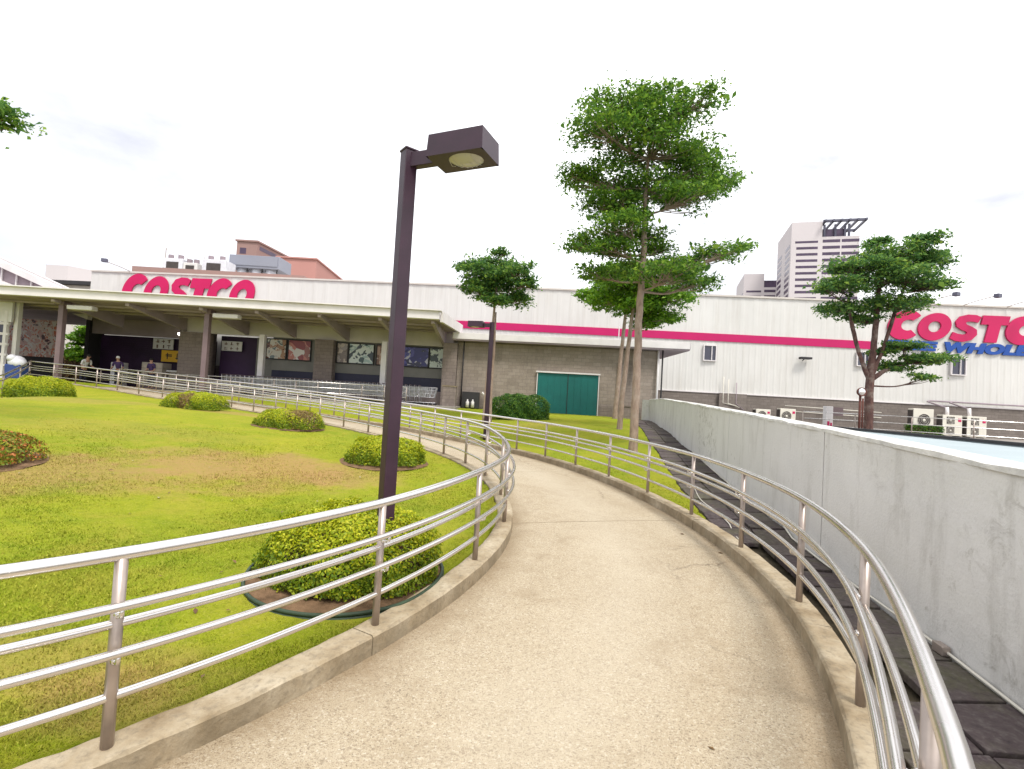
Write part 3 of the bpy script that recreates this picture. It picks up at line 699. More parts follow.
# ------------------------------------------------------------------ street lamps
def lamp(loc, label, head_rz, arm_dir):
    root = thing('street_lamp', loc, label, 'lamp', 'square street lamps on the lawns')
    x, y, z = loc
    MB().box((x, y, z + 1.97), (0.115, 0.115, 4.1), R(38)).box((x, y, z + 4.025), (0.13, 0.13, 0.02), R(38)).build('pole', 'lamp', root, bevel=0.006)
    MB().box((x, y, z + 0.09), (0.26, 0.26, 0.03), R(38)).build('base_plate', 'lamp', root)
    d = Vector((*arm_dir, 0)).normalized(); a = math.atan2(d.y, d.x)
    MB().box((x + d.x * 0.155, y + d.y * 0.155, z + 3.93), (0.28, 0.075, 0.13), a).build('arm', 'lamp', root, bevel=0.005)
    hc = Vector((x, y, z)) + d * 0.555; hz = z + 3.955
    L, Wd, Hh = 0.53, 0.33, 0.19
    hb = MB(); n0 = len(hb.v)
    # shallow shoebox housing, hollow beneath round the lens
    cs, sn = math.cos(a), math.sin(a)
    def P(u, v, w): return (hc.x + u * cs - v * sn, hc.y + u * sn + v * cs, hz + w)
    rect = [(-L / 2, -Wd / 2), (L / 2, -Wd / 2), (L / 2, Wd / 2), (-L / 2, Wd / 2)]
    top = [(u * 0.965, v * 0.95) for u, v in rect]
    hb.v += [P(u, v, -Hh / 2) for u, v in rect] + [P(u, v, Hh / 2) for u, v in top]
    hb.f += [(4, 5, 6, 7), (0, 1, 5, 4), (1, 2, 6, 5), (2, 3, 7, 6), (3, 0, 4, 7)]
    # underside as a plate with an oval hole
    k = 32; o = len(hb.v); ring = []
    for i in range(k):
        t = 2 * math.pi * i / k; u, v = 0.155 * math.cos(t) + 0.035, 0.130 * math.sin(t)
        uu, vv = math.cos(t), math.sin(t); m_ = max(abs(uu) / (L / 2), abs(vv) / (Wd / 2)); ring.append(((uu / m_, vv / m_), (u, v)))
    for (e_, q) in ring: hb.v.append(P(e_[0], e_[1], -Hh / 2)); hb.v.append(P(q[0], q[1], -Hh / 2))
    for i in range(k):
        i2 = (i + 1) % k; hb.f.append((o + 2 * i + 1, o + 2 * i2 + 1, o + 2 * i2, o + 2 * i))
    head = hb.build('lamp_head', 'lamp', root)
    lb = MB(); o = 0; lv = [P(0.035, 0, -Hh / 2 - 0.028)]
    for rr, w in ((0.55, -0.021), (0.85, -0.008), (1.0, 0.004)):
        for i in range(k):
            t = 2 * math.pi * i / k; lv.append(P(0.035 + 0.154 * rr * math.cos(t), 0.129 * rr * math.sin(t), -Hh / 2 + w))
    fs = [(0, 1 + (i + 1) % k, 1 + i) for i in range(k)]
    for j in range(2):
        for i in range(k):
            a0 = 1 + j * k; fs.append((a0 + i, a0 + (i + 1) % k, a0 + k + (i + 1) % k, a0 + k + i))
    lb.add(lv, fs).build('lens', 'lens', head, True)
    lg = MB()
    for i in range(7):
        u = -0.1 + i * 0.045; s_ = math.sqrt(max(0.0, 1 - ((u - 0.035) / 0.154) ** 2)) * 0.125
        lg.tube([P(u, -s_, -Hh / 2 - 0.004), P(u, 0, -Hh / 2 - 0.030), P(u, s_, -Hh / 2 - 0.004)], 0.0022, 5)
    lg.build('lens_rib', 'lens', head)
    return root
lamp((-1.04, 4.42, -0.10), 'tall dark purple lamp post standing in the nearest shrub', 0, (0.92, -0.39))
lamp((-0.80, 17.0, 0.33), 'distant purple lamp post in front of the small tree', 0, (-0.97, 0.2))

# ------------------------------------------------------------------ foliage
def leaf_quads(C, Nrm, size, asp=0.5):
    n = len(C); t = rng.normal(size=(n, 3)); t -= (t * Nrm).sum(1)[:, None] * Nrm; t /= np.linalg.norm(t, axis=1)[:, None] + 1e-9
    b = np.cross(Nrm, t); s = np.asarray(size).reshape(-1, 1) * np.ones((n, 1))
    V = np.empty((n, 4, 3)); V[:, 0] = C - t * s; V[:, 1] = C + b * s * asp + t * s * 0.1; V[:, 2] = C + t * s; V[:, 3] = C - b * s * asp + t * s * 0.1
    V[:, 0] -= Nrm * s * 0.25; V[:, 2] -= Nrm * s * 0.25
    return V.reshape(-1, 3), np.arange(n * 4).reshape(-1, 4)
def unit(n):
    v = rng.normal(size=(n, 3)); return v / np.linalg.norm(v, axis=1)[:, None]

def shrub(key, rx, ry, h, label, mat_top, mat_side, nleaf, leaf, ground=None, flat=2.6, mixf=0.35, brown=None):
    x, y = SHR[key]; z = gz(x, y) if ground is None else ground
    root = thing('clipped_shrub', (x, y, z), label, 'shrub', 'clipped round shrubs on the lawn')
    def radius(D):   # lumpy flattened dome
        p = flat; q = (np.abs(D[:, 0]) / rx) ** p + (np.abs(D[:, 1]) / ry) ** p + (np.abs(D[:, 2]) / h) ** p
        l = 1 + 0.07 * np.sin(D[:, 0] * 7 + x) * np.sin(D[:, 1] * 6 + y) + 0.05 * np.sin(D[:, 2] * 9 + D[:, 0] * 11)
        return q ** (-1 / p) * l
    D = unit(nleaf); D[:, 2] = np.abs(D[:, 2]) * 1.0 - 0.12; D /= np.linalg.norm(D, axis=1)[:, None]
    r = radius(D) * (1 - np.abs(rng.normal(0, 0.055, nleaf)) + rng.normal(0, 0.02, nleaf))
    C = D * r[:, None] + np.array([x, y, z + 0.10])
    C[:, 2] = np.maximum(C[:, 2], z + 0.02)
    Nn = D * 0.8 + unit(nleaf) * 0.75 + np.array([0, 0, 0.35]); Nn /= np.linalg.norm(Nn, axis=1)[:, None]
    V, F = leaf_quads(C, Nn, rng.uniform(0.7, 1.3, nleaf) * leaf, 0.55)
    hgt = (C[:, 2] - z) / h
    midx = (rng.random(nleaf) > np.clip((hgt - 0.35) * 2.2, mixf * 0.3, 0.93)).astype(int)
    if brown:
        db = np.hypot(C[:, 0] - x - brown[0] * rx, C[:, 1] - y - brown[1] * ry) / (brown[2] * rx) + rng.normal(0, 0.25, nleaf)
        midx = np.where(db < 1.0, 2, midx)
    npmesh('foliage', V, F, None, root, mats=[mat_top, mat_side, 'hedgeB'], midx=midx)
    # twiggy core
    core = MB(); nb = 60
    Dc = unit(nb); Dc[:, 2] = np.abs(Dc[:, 2]); rc = radius(Dc)
    for d, rr in zip(Dc, rc):
        a = Vector((x + d[0] * 0.1, y + d[1] * 0.1, z)); b = Vector((x, y, z + 0.1)) + Vector(d) * rr * 0.95
        mid = a.lerp(b, 0.5) + Vector((0, 0, -0.04))
        core.tube([a, mid, b], [0.012, 0.008, 0.003], 5, False)
    core.build('stems', 'twig', root)
    inner = MB(); inner.ball((x, y, z), (rx * 0.80, ry * 0.80, h * 0.84), 20, 12); inner.build('inner_growth', 'twig' if key == 'big' else mat_side, root, True)
    return root
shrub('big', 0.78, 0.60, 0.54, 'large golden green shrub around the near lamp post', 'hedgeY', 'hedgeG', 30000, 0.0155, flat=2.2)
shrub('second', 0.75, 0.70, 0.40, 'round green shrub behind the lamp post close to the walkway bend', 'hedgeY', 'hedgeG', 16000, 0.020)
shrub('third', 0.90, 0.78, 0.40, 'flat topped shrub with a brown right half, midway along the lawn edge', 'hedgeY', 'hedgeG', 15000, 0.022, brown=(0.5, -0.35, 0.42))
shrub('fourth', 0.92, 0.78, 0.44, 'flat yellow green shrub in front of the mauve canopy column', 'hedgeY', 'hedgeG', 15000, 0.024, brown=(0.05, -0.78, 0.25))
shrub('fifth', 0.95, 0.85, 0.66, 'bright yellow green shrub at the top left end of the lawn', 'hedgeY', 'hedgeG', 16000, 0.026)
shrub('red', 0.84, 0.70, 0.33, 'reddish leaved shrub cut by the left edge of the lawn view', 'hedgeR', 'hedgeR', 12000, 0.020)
SHR['dark'] = (0.42, 22.8)
shrub('dark', 1.36, 0.85, 0.95, 'dark green hedge clump before the teal door', 'hedgeD', 'hedgeD', 16000, 0.036, flat=3.2)

def bed(cx, cy, r, label, edging=True):
    n = 40; z = lambda a, rr: gz(cx + math.cos(a) * rr, cy + math.sin(a) * rr)
    mb = MB(); rings = [0.0, 0.35, 0.7, 1.0]; v_ = [(cx, cy, gz(cx, cy) + 0.03)]
    for t in rings[1:]:
        for i in range(n):
            a = 2 * math.pi * i / n; v_.append((cx + math.cos(a) * r * t, cy + math.sin(a) * r * t, z(a, r * t) + (0.025 if t < 1 else 0.012) + random.uniform(-0.006, 0.008)))
    fs = [(0, 1 + i, 1 + (i + 1) % n) for i in range(n)]
    for k in range(2):
        for i in range(n):
            o = 1 + k * n; fs.append((o + i, o + n + i, o + n + (i + 1) % n, o + (i + 1) % n))
    mb.add(v_, fs); o = mb.build('soil', 'soil', smooth=True); tag(o, 'round patch of bare soil under ' + label, 'soil', None, 'structure')
    if edging:
        pts_ = [(cx + math.cos(2 * math.pi * i / 56) * (r + 0.012 * math.sin(5 * i * 0.112)), cy + math.sin(2 * math.pi * i / 56) * r, z(2 * math.pi * i / 56, r) + 0.03) for i in range(56)]
        root = thing('bed_edging', (cx, cy, gz(cx, cy)), 'dark green hose like edging ring around the near shrub bed', 'edging')
        MB().tube(pts_, 0.016, 8, closed=True).build('tube', 'edging', root, True)
        MB().tube([(p[0], p[1], p[2] - 0.035) for p in pts_], 0.020, 8, closed=True).build('strip', 'edging', root, True)
bed(-1.40, 4.62, 0.85, 'the near golden shrub')
bed(-2.44, 10.0, 0.86, 'the second shrub', False)
bed(-6.2, 14.1, 0.96, 'the third shrub', False)
bed(-7.25, 6.6, 0.92, 'the reddish shrub', False)

def tree(base, label, trunks, pads, leafmat, bark, leaf=0.085, dens=1.0, branch_r=0.035, name='umbrella_tree'):
    """trunks: lists of (dx,dy,dz,r); pads: (dx,dy,dz,rx,ry,rz) flattened leaf layers, all relative to base"""
    root = thing(name, base, label, 'tree'); B = Vector(base); tb = MB()
    tl = []
    for tr in trunks:
        pp = [(B.x + p[0], B.y + p[1], B.z + p[2]) for p in tr]; C = catmull([(*q, p[3]) for q, p in zip(pp, tr)], 6)
        wob = [(c[0] + random.uniform(-0.012, 0.012), c[1] + random.uniform(-0.012, 0.012), c[2]) for c in C]
        tb.tube(wob, [float(c[3]) for c in C], 10); tl += [Vector(w) for w in wob]
    CC = []; NN = []
    for (dx, dy, dz, rx, ry, rz) in pads:
        c = Vector((B.x + dx, B.y + dy, B.z + dz))
        # limb from the trunk a little below the layer
        best = min(tl, key=lambda q: (q - c).length + (3.0 if q.z > c.z - 0.15 * (Vector((q.x - c.x, q.y - c.y)).length) else 0))
        dvec = c - best; mid = best + dvec * 0.5 + Vector((random.uniform(-.1, .1), random.uniform(-.1, .1), -0.10 * dvec.length))
        end = c - Vector((0, 0, rz * 0.4))
        cur = catmull([tuple(best), tuple(mid), tuple(end)], 5)
        tb.tube([tuple(q) for q in cur], list(np.linspace(branch_r * (0.7 + 0.25 * dvec.length), branch_r * 0.35, len(cur))), 6)
        nc = max(7, int(24 * dens * (rx * ry) ** 0.75 / 0.7))
        for k in range(nc):
            a = random.uniform(0, 2 * math.pi); q = math.sqrt(random.random()) * 0.86
            p = Vector((c.x + math.cos(a) * q * rx, c.y + math.sin(a) * q * ry, c.z + random.gauss(0, 0.45) * rz + (1 - q) * rz * 0.35))
            if k % 2 == 0:
                s0 = Vector(cur[random.randint(4, len(cur) - 1)]); tb.tube([s0, s0.lerp(p, 0.55) + Vector((0, 0, -0.05)), p], [0.016, 0.010, 0.004], 4, False)
            nl = random.randint(26, 46); cr_ = random.uniform(0.14, 0.27) * min(1.0, 0.5 + rx * 0.45)
            off = np.clip(rng.normal(size=(nl, 3)), -1.9, 1.9) * np.array([cr_, cr_, cr_ * 0.30]); CC.append(np.array(p) + off)
            nn = unit(nl) * 0.75 + np.array([0, 0, 0.8]); NN.append(nn / np.linalg.norm(nn, axis=1)[:, None])
    tb.build('trunk', bark, root, True)
    CC = np.concatenate(CC); NN = np.concatenate(NN)
    V, F = leaf_quads(CC, NN, rng.lognormal(-0.08, 0.38, len(CC)) * leaf, 0.5)
    npmesh('crown', V, F, leafmat, root)
    return root

def depth(n): return random.uniform(-n, n)
# tall tree beside the walkway (local metres: right, away, up)
T0 = [(0.04, 10.14, 0.74, 0.16), (-1.0, 9.67, 1.06, 0.23), (1.14, 9.85, 0.8, 0.21), (0.02, 9.35, 1.33, 0.26), (-1.38, 8.83, 1.06, 0.26), (1.46, 9.06, 0.9, 0.24), (0.06, 8.63, 1.46, 0.28), (-1.2, 8.04, 1.17, 0.24), (1.5, 8.28, 0.96, 0.23), (-2.05, 8.07, 0.43, 0.14), (0.24, 7.77, 1.2, 0.21), (1.81, 7.69, 0.64, 0.16), (-0.96, 7.27, 0.96, 0.17), (0.98, 7.24, 0.9, 0.17), (2.24, 8.12, 0.37, 0.1), (-0.43, 6.87, 0.64, 0.14), (-1.58, 6.09, 0.69, 0.16), (-0.82, 6.33, 0.85, 0.17), (-0.88, 5.7, 0.8, 0.16), (0.16, 6.45, 0.64, 0.14), (0.46, 6.06, 0.53, 0.12), (1.06, 5.47, 1.01, 0.19), (1.96, 5.61, 0.64, 0.14), (2.65, 5.85, 0.24, 0.07), (0.52, 4.93, 0.96, 0.19), (1.59, 4.99, 0.64, 0.14), (-0.07, 5.35, 0.69, 0.16), (-1.13, 5.06, 0.69, 0.16)]
tree((3.48, 14.0, 0.45), 'tall layered umbrella tree, the highest one, beside the walkway',
     [[(0, 0, -0.1, 0.18), (0.0, 0, 0.25, 0.125), (0.0, 0, 2.0, 0.11), (-0.02, 0, 4.0, 0.098), (0.02, 0, 5.6, 0.085), (0.0, 0.05, 7.0, 0.06), (0.04, 0.05, 8.6, 0.035), (0.06, 0, 9.9, 0.012)]],
     [(dx, depth(0.8), dz - 0.12 if dz > 6 else dz, rx, rx * 1.05, rz * 1.3) for dx, dz, rx, rz in T0], 'leafA', 'bark', 0.048, 2.0)
TS = [(-0.35, 5.6, 1.1, 0.35), (0.55, 5.3, 1.2, 0.4), (-0.9, 5.0, 0.8, 0.3), (1.3, 5.1, 0.9, 0.3), (0.2, 4.75, 1.0, 0.3), (1.0, 4.4, 0.9, 0.25), (-0.2, 6.1, 0.9, 0.25), (0.6, 4.1, 0.5, 0.2)]
tree((4.17, 19.0, 0.86), 'slender light green tree with a thin bare trunk behind the tall tree',
     [[(0, 0, -0.1, 0.17), (0, 0, 0.15, 0.11), (0.1, 0, 2.2, 0.085), (0.25, 0, 4.2, 0.07), (0.35, 0, 5.6, 0.03)]],
     [(dx + 0.3, depth(0.7 * rx), dz, rx, rx, rz) for dx, dz, rx, rz in TS], 'leafB', 'bark', 0.062, 1.8)
TS2 = [(-0.6, 6.3, 1.2, 0.4), (0.6, 6.6, 1.2, 0.4), (-1.3, 5.9, 1.0, 0.32), (0.2, 5.6, 1.3, 0.4), (1.2, 5.8, 1.0, 0.3), (-0.2, 7.2, 1.0, 0.35)]
tree((5.15, 24.6, 1.12), 'thin tree nearest the brick wall corner, behind the slender tree',
     [[(0, 0, -0.1, 0.2), (0, 0, 0.15, 0.13), (0.1, 0, 2.5, 0.10), (0.25, 0, 5.0, 0.08), (0.3, 0, 6.6, 0.03)]],
     [(dx, depth(0.7 * rx), dz, rx, rx, rz) for dx, dz, rx, rz in TS2], 'leafB', 'bark', 0.07, 1.4)
TC = [(0.0, 6.75, 0.8, 0.3), (0.15, 7.15, 0.35, 0.15), (-0.8, 6.25, 0.8, 0.35), (0.85, 6.2, 0.85, 0.35), (0.0, 5.85, 1.3, 0.45), (-0.65, 5.4, 0.75, 0.28), (0.8, 5.3, 0.75, 0.28), (0.1, 5.0, 0.6, 0.22), (-1.25, 6.55, 0.5, 0.2), (1.3, 5.85, 0.5, 0.2)]
tree((-0.96, 21.0, 0.82), 'small dark rounded tree behind the distant lamp post',
     [[(-0.12, 0, -0.1, 0.10), (-0.1, 0, 1.5, 0.075), (0.0, 0, 3.4, 0.06), (0.05, 0, 5.2, 0.045), (0.1, 0, 6.8, 0.015)], [(0.12, 0.1, -0.1, 0.08), (0.1, 0.1, 1.5, 0.055), (0.12, 0.05, 3.4, 0.05), (0.1, 0, 4.6, 0.03)]],
     [(dx, depth(0.7 * rx), dz, rx, rx, rz) for dx, dz, rx, rz in TC], 'leafC', 'bark', 0.062, 2.0)
TR = [(0.29, 7.83, 0.53, 0.07), (1.35, 7.6, 0.61, 0.12), (0.56, 7.15, 1.33, 0.25), (-0.88, 6.53, 1.22, 0.25), (1.78, 6.97, 1.22, 0.25), (2.77, 7.44, 0.57, 0.12), (-1.62, 5.76, 0.95, 0.22), (0.27, 6.11, 1.6, 0.32), (2.09, 6.06, 0.91, 0.2), (-1.1, 4.98, 0.99, 0.2), (0.71, 5.16, 1.29, 0.25), (-0.16, 4.63, 0.68, 0.15), (1.36, 3.62, 0.76, 0.1), (2.18, 3.11, 0.99, 0.12), (1.19, 2.73, 0.76, 0.15), (1.61, 2.31, 0.38, 0.1), (0.61, 3.3, 0.49, 0.15), (-2.33, 5.55, 0.38, 0.12)]
tree((14.31, 20.0, 1.25), 'spreading dark green tree in front of the big red wall letters',
     [[(0, 0, -0.6, 0.22), (0.0, 0, 0.3, 0.17), (0.0, 0, 2.2, 0.155), (0.12, 0, 3.6, 0.115), (0.2, 0, 5.4, 0.10), (0.3, 0, 7.2, 0.03)], [(0, 0, 2.1, 0.11), (-0.4, 0, 3.0, 0.075), (-0.75, 0.1, 4.4, 0.075), (-0.95, 0, 5.4, 0.03)], [(0.02, 0, 2.2, 0.10), (0.4, -0.1, 3.4, 0.07), (0.95, 0, 5.0, 0.07), (1.4, 0, 6.4, 0.03)], [(0, 0.05, 2.1, 0.11), (0.7, 0, 2.6, 0.07), (1.5, 0, 2.85, 0.04)]],
     [(dx, depth(1.0), dz, rx, rx * 1.0, rz * 1.25) for dx, dz, rx, rz in TR], 'leafC', 'bark2', 0.060, 1.8)
# tree whose branch tip reaches into the view at the upper left; trunk stands on the lawn outside it
tree((-11.9, 8.4, 0.87), 'dark tree left of the lawn, only a leafy branch tip showing in the sky',
     [[(0, 0, -0.1, 0.2), (0, 0, 2.5, 0.16), (0.1, 0, 5.0, 0.12), (0.2, 0, 7.2, 0.04)]],
     [(2.95, 0.0, 5.22, 0.30, 0.4, 0.15), (2.6, 0.1, 5.3, 0.35, 0.5, 0.16), (1.0, 0.3, 5.6, 1.0, 1.0, 0.35), (-0.3, 0.5, 6.4, 1.2, 1.2, 0.5), (-1.4, 0.3, 5.8, 1.0, 1.0, 0.4)], 'leafC', 'bark2', 0.055, 1.6)
# bushy tree seen through the gap left of the store entrance
tree((-34.3, 41.0, 0.9), 'bushy green tree in the gap beside the store entrance', [[(0, 0, 0, 0.2), (0, 0, 2.0, 0.16), (0.1, 0, 4.0, 0.06)]],
     [(-1.0, 0, 3.6, 1.3, 1.2, 0.7), (0.9, 0, 3.4, 1.3, 1.2, 0.7), (0, 0, 4.4, 1.5, 1.3, 0.7), (-1.8, 0.5, 2.4, 1.3, 1.2, 0.6), (1.6, 0.4, 2.3, 1.2, 1.1, 0.6), (0, -0.5, 2.4, 1.4, 1.2, 0.6)], 'leafB', 'bark2', 0.13, 1.2, name='bushy_tree')

root = thing('boundary_hedge', (-35.5, 40.2, 1.2), 'tall brownish hedge below the bushy tree in the gap by the entrance', 'hedge')
n = 6000; C_ = np.c_[rng.uniform(-3.5, 3.5, n) - 35.5, rng.uniform(-0.4, 0.4, n) + 40.2, rng.uniform(0.0, 2.0, n) + 1.15]
Nn = unit(n) + np.array([0, -0.5, 0.4]); Nn /= np.linalg.norm(Nn, axis=1)[:, None]
V, F = leaf_quads(C_, Nn, rng.uniform(0.06, 0.13, n), 0.55); npmesh('foliage', V, F, 'hedgeB', root)
MB().box((-35.5, 40.2, 2.0), (6.6, 0.5, 1.7)).build('stems', 'twig', root)
# ------------------------------------------------------------------ retaining walls and the driveway between them
root = thing('retaining_wall', (4.5, 10.4, 0.3), 'long grey stained concrete wall rising along the right of the walkway', 'wall')
WY = [(-3.0, 1.40), (0.0, 1.45), (3.1, 1.51), (4.7, 1.585), (5.9, 1.64), (10.3, 1.81), (14.6, 1.97), (21.9, 2.21), (27.6, 2.24)]
joints = [-3.0, 1.0, 5.9, 10.3, 14.6, 18.8, 23.4, 27.6]
def wtop(y): return float(np.interp(y, [a for a, b in WY], [b for a, b in WY]))
for a, b in zip(joints[:-1], joints[1:]):
    mb = MB(); k = 4; T = 0.22
    prof = []
    for i in range(k + 1):
        y = a + 0.009 + (b - a - 0.018) * i / k; x = wallx(y)
        prof.append((x, y, -0.7, wtop(y) - 0.05))
    o = 0
    for x, y, z0, z1 in prof: mb.v += [(x, y, z0), (x, y, z1), (x + T, y, z1), (x + T, y, z0)]
    for i in range(k):
        for j in range(4): mb.f.append((i * 4 + j, i * 4 + (j + 1) % 4, (i + 1) * 4 + (j + 1) % 4, (i + 1) * 4 + j))
    mb.f += [(0, 3, 2, 1), tuple(k * 4 + j for j in range(4))]
    mb.build('panel', 'ret', root)
mb = MB()
for j in joints[1:-1]: mb.box((wallx(j) + 0.12, j, wtop(j) / 2 - 0.35), (0.16, 0.05, wtop(j) + 0.55))
mb.build('joint_filler', 'dark', root)
mb = MB(); yy = np.linspace(-3, 27.6, 120)
for y in yy:
    x = wallx(y); z = wtop(y); jx = random.uniform(-0.012, 0.012); jz = random.uniform(-0.012, 0.010)
    mb.v += [(x - 0.012 + jx, y, z - 0.052), (x - 0.010 + jx, y, z - 0.012 + jz), (x + 0.03, y, z + jz), (x + 0.24, y, z), (x + 0.24, y, z - 0.05)]
for i in range(len(yy) - 1):
    for j in range(5): mb.f.append((i * 5 + j, i * 5 + (j + 1) % 5, (i + 1) * 5 + (j + 1) % 5, (i + 1) * 5 + j))
mb.f.append((0, 1, 2, 3, 4))
mb.build('coping', 'coping', root)
MB().wallbox((7.35, 28.05), (7.62, 27.6), 0.5, 2.2, 0.2).build('end_panel', 'ret', root)
# conduit with junction box at the wall foot
root = thing('conduit', (3.3, 3.6, 0.1), 'thin grey conduit pipe with a junction box along the wall foot', 'pipe')
cp_ = [(wallx(y) - 0.035, y, gz(wallx(y) - 0.1, y) + 0.055 + 0.01 * math.sin(y * 2)) for y in np.linspace(1.0, 14, 40)]
MB().tube(cp_, 0.011, 8).build('pipe', 'acw', root, True)
jb = (wallx(3.75) - 0.045, 3.75, gz(wallx(3.75) - .1, 3.75) + 0.07)
MB().box(jb, (0.06, 0.12, 0.07), R(-10)).build('junction_box', 'post', root, bevel=0.008)
root = thing('cable', (3.0, 6.0, 0.2), 'thin pale cable lying loose on the dark slabs', 'cable')
cb = catmull([(2.32, 3.3, 0.14), (2.75, 4.6, 0.17), (2.95, 6.0, 0.22), (3.25, 7.6, 0.28), (3.35, 8.6, 0.31), (3.6, 9.6, 0.36)], 8)
MB().tube([(c[0], c[1], gz(c[0], c[1]) + 0.04) for c in cb], 0.007, 6).build('cord', 'acw', root, True)

dv = [(-6, 1.06), (2, 1.08), (12, 1.14), (22, 1.22), (29.5, 1.24)]
mb = MB()
for y, z in dv: mb.v += [(wallx(y) + 0.2, y, z), (wallx(y) + 6.3, y, 1.38)]
for i in range(len(dv) - 1): mb.f.append((2 * i, 2 * i + 1, 2 * i + 3, 2 * i + 2))
structure(mb.build('driveway', 'pale'), 'pale blue coated drive behind the grey wall', 'road')
def oppx(y): return 8.9 + 0.18 * y
root = thing('parapet_wall', (11.5, 14.5, 0.3), 'low dark topped kerb wall across the pale blue drive', 'wall')
mb = MB(); mb.prism([(oppx(-4), -4), (oppx(-4) + 0.25, -4), (oppx(21.6) + 0.25, 21.6), (oppx(21.6), 21.6)], -0.7, 1.40); mb.build('wall_face', 'pale', root)
mb = MB(); mb.prism([(oppx(-4) - 0.03, -4), (oppx(-4) + 0.3, -4), (oppx(21.65) + 0.3, 21.65), (oppx(21.65) - 0.03, 21.65)], 1.40, 1.47); mb.build('dark_coping', 'dark', root)
# raised service yard behind it
yd = [(oppx(-4) + 0.25, -4), (60, -4), (60, 34), (7.8, 34.9), (8.2, 28.8), (oppx(29), 29), (oppx(21.6) + 0.25, 21.6)]
structure(MB().prism(yd, -0.6, 1.06).build('service_yard', 'plaza'), 'raised concrete yard at the foot of the store wall', 'pavement')

# ------------------------------------------------------------------ the store
def mw(x): return 38.2 + (33.0 - 38.2) / 66.0 * (x + 32.0)      # plan line of the big metal wall
store = thing('store_building', (0, 34, 1.2), 'long cream warehouse store with crimson stripe, brick wing and front canopy', 'building')
ZT = 9.80
def ribbed(x0, x1, z0, z1, name, per=0.42, amp=0.011, off=0.0):
    mb = MB(); pr = []; x = x0
    while x < x1:
        for dx, a in ((0, 0), (per * 0.62, 0), (per * 0.70, amp), (per * 0.92, amp)): pr.append((x + dx, a))
        x += per
    pr = [p for p in pr if p[0] < x1] + [(x1, 0)]
    for px, a in pr: yv = mw(px) - a - off; mb.v += [(px, yv, z0), (px, yv, z1)]
    for i in range(len(pr) - 1): mb.f.append((2 * i, 2 * i + 2, 2 * i + 3, 2 * i + 1))
    return mb.build(name, 'clad', store)
ribbed(-32.8, 46, 3.12, 7.05, 'metal_wall')
ribbed(-32.8, 46, 7.05, ZT - 0.02, 'upper_wall', 0.9, 0.012)
MB().wallbox((-32.8, mw(-32.8)), (46, mw(46)), ZT - 0.02, ZT + 0.10, 0.5, 0.10).build('roof_trim', 'cream', store)
MB().wallbox((-32.8, mw(-32.8)), (46, mw(46)), 0.6, 3.04, 0.3, 0.02).build('base_wall', 'basebrick', store)
MB().wallbox((7.6, mw(7.6)), (46, mw(46)), 3.04, 3.12, 0.3, 0.08).build('drip_trim', 'white', store)
MB().prism([(-32.6, mw(-32.6) + 0.05), (46, mw(46) + 0.05), (46, 75), (-32.8, 80)], 0.5, ZT - 0.1).build('body', 'cream', store)
MB().wallbox((-8.0, mw(-8.0)), (24.4, mw(24.4)), (6.76, 6.60), (7.29, 7.13), 0.08, 0.07).build('crimson_stripe', 'stripe', store)
# windows in the metal wall
for xc, zc, w, h in ((13.55, 5.80, 0.85, 1.05), (23.6, 5.9, 0.8, 0.95), (29.65, 5.72, 0.95, 1.15)):
    wf = MB(); y = mw(xc) - 0.10
    for dx, dz, sx, sz in ((-w / 2, 0, 0.06, h + 0.06), (w / 2, 0, 0.06, h + 0.06), (0, h / 2, w - 0.06, 0.06), (0, -h / 2, w - 0.06, 0.06), (0.12, 0, 0.05, h - 0.09)): wf.box((xc + dx, y, zc + dz), (sx, 0.14, sz))
    wi = wf.build('window', 'white', store)
    MB().box((xc, y + 0.03, zc), (w - 0.08, 0.03, h - 0.08)).build('pane', 'glass', wi)
# wall lamp
wl_ = thing('wall_lamp', (19.75, mw(19.75), 5.75), 'small dark lamp bracket on the cream wall', 'lamp')
MB().tube([(19.75, mw(19.75), 5.6), (19.75, mw(19.75) - 0.3, 5.72)], 0.03, 6).build('arm', 'dark', wl_); MB().box((19.75, mw(19.75) - 0.35, 5.74), (0.75, 0.35, 0.14)).build('lamp_shade', 'dark', wl_, bevel=0.02)
# brick wing
BL, BR = Vector((-3.3, 29.55)), Vector((8.25, 28.45))
def bp(t): return BL.lerp(BR, t)
MB().prism([(BL.x, BL.y), (BR.x, BR.y), (8.45, 34.7), (-3.3, 35.8)], 0.6, 5.02).build('brick_wing', 'brick', store)
MB().wallbox((-3.3, 29.55), (8.25, 28.45), 0.9, 1.75, 0.2, 0.05).build('plinth', 'pier', store)
MB().wallbox((6.0, 28.66), (7.0, 28.57), 1.75, 4.2, 0.3, 0.10).build('pier', 'pier', store, bevel=0.02)
MB().prism([(-3.6, 28.95), (9.75, 27.65), (9.75, 33.9), (-3.6, 35.5)], 5.05, 5.13).build('eaves_soffit', 'soffit', store)
MB().wallbox((-3.6, 28.95), (9.75, 27.65), 5.13, 5.50, 0.25, 0.04).build('fascia', 'white', store, bevel=0.01)
MB().prism([(9.79, 27.65), (9.79, 34.0), (9.60, 34.0), (9.60, 27.95)], 5.13, 5.50).build('fascia', 'white', store)
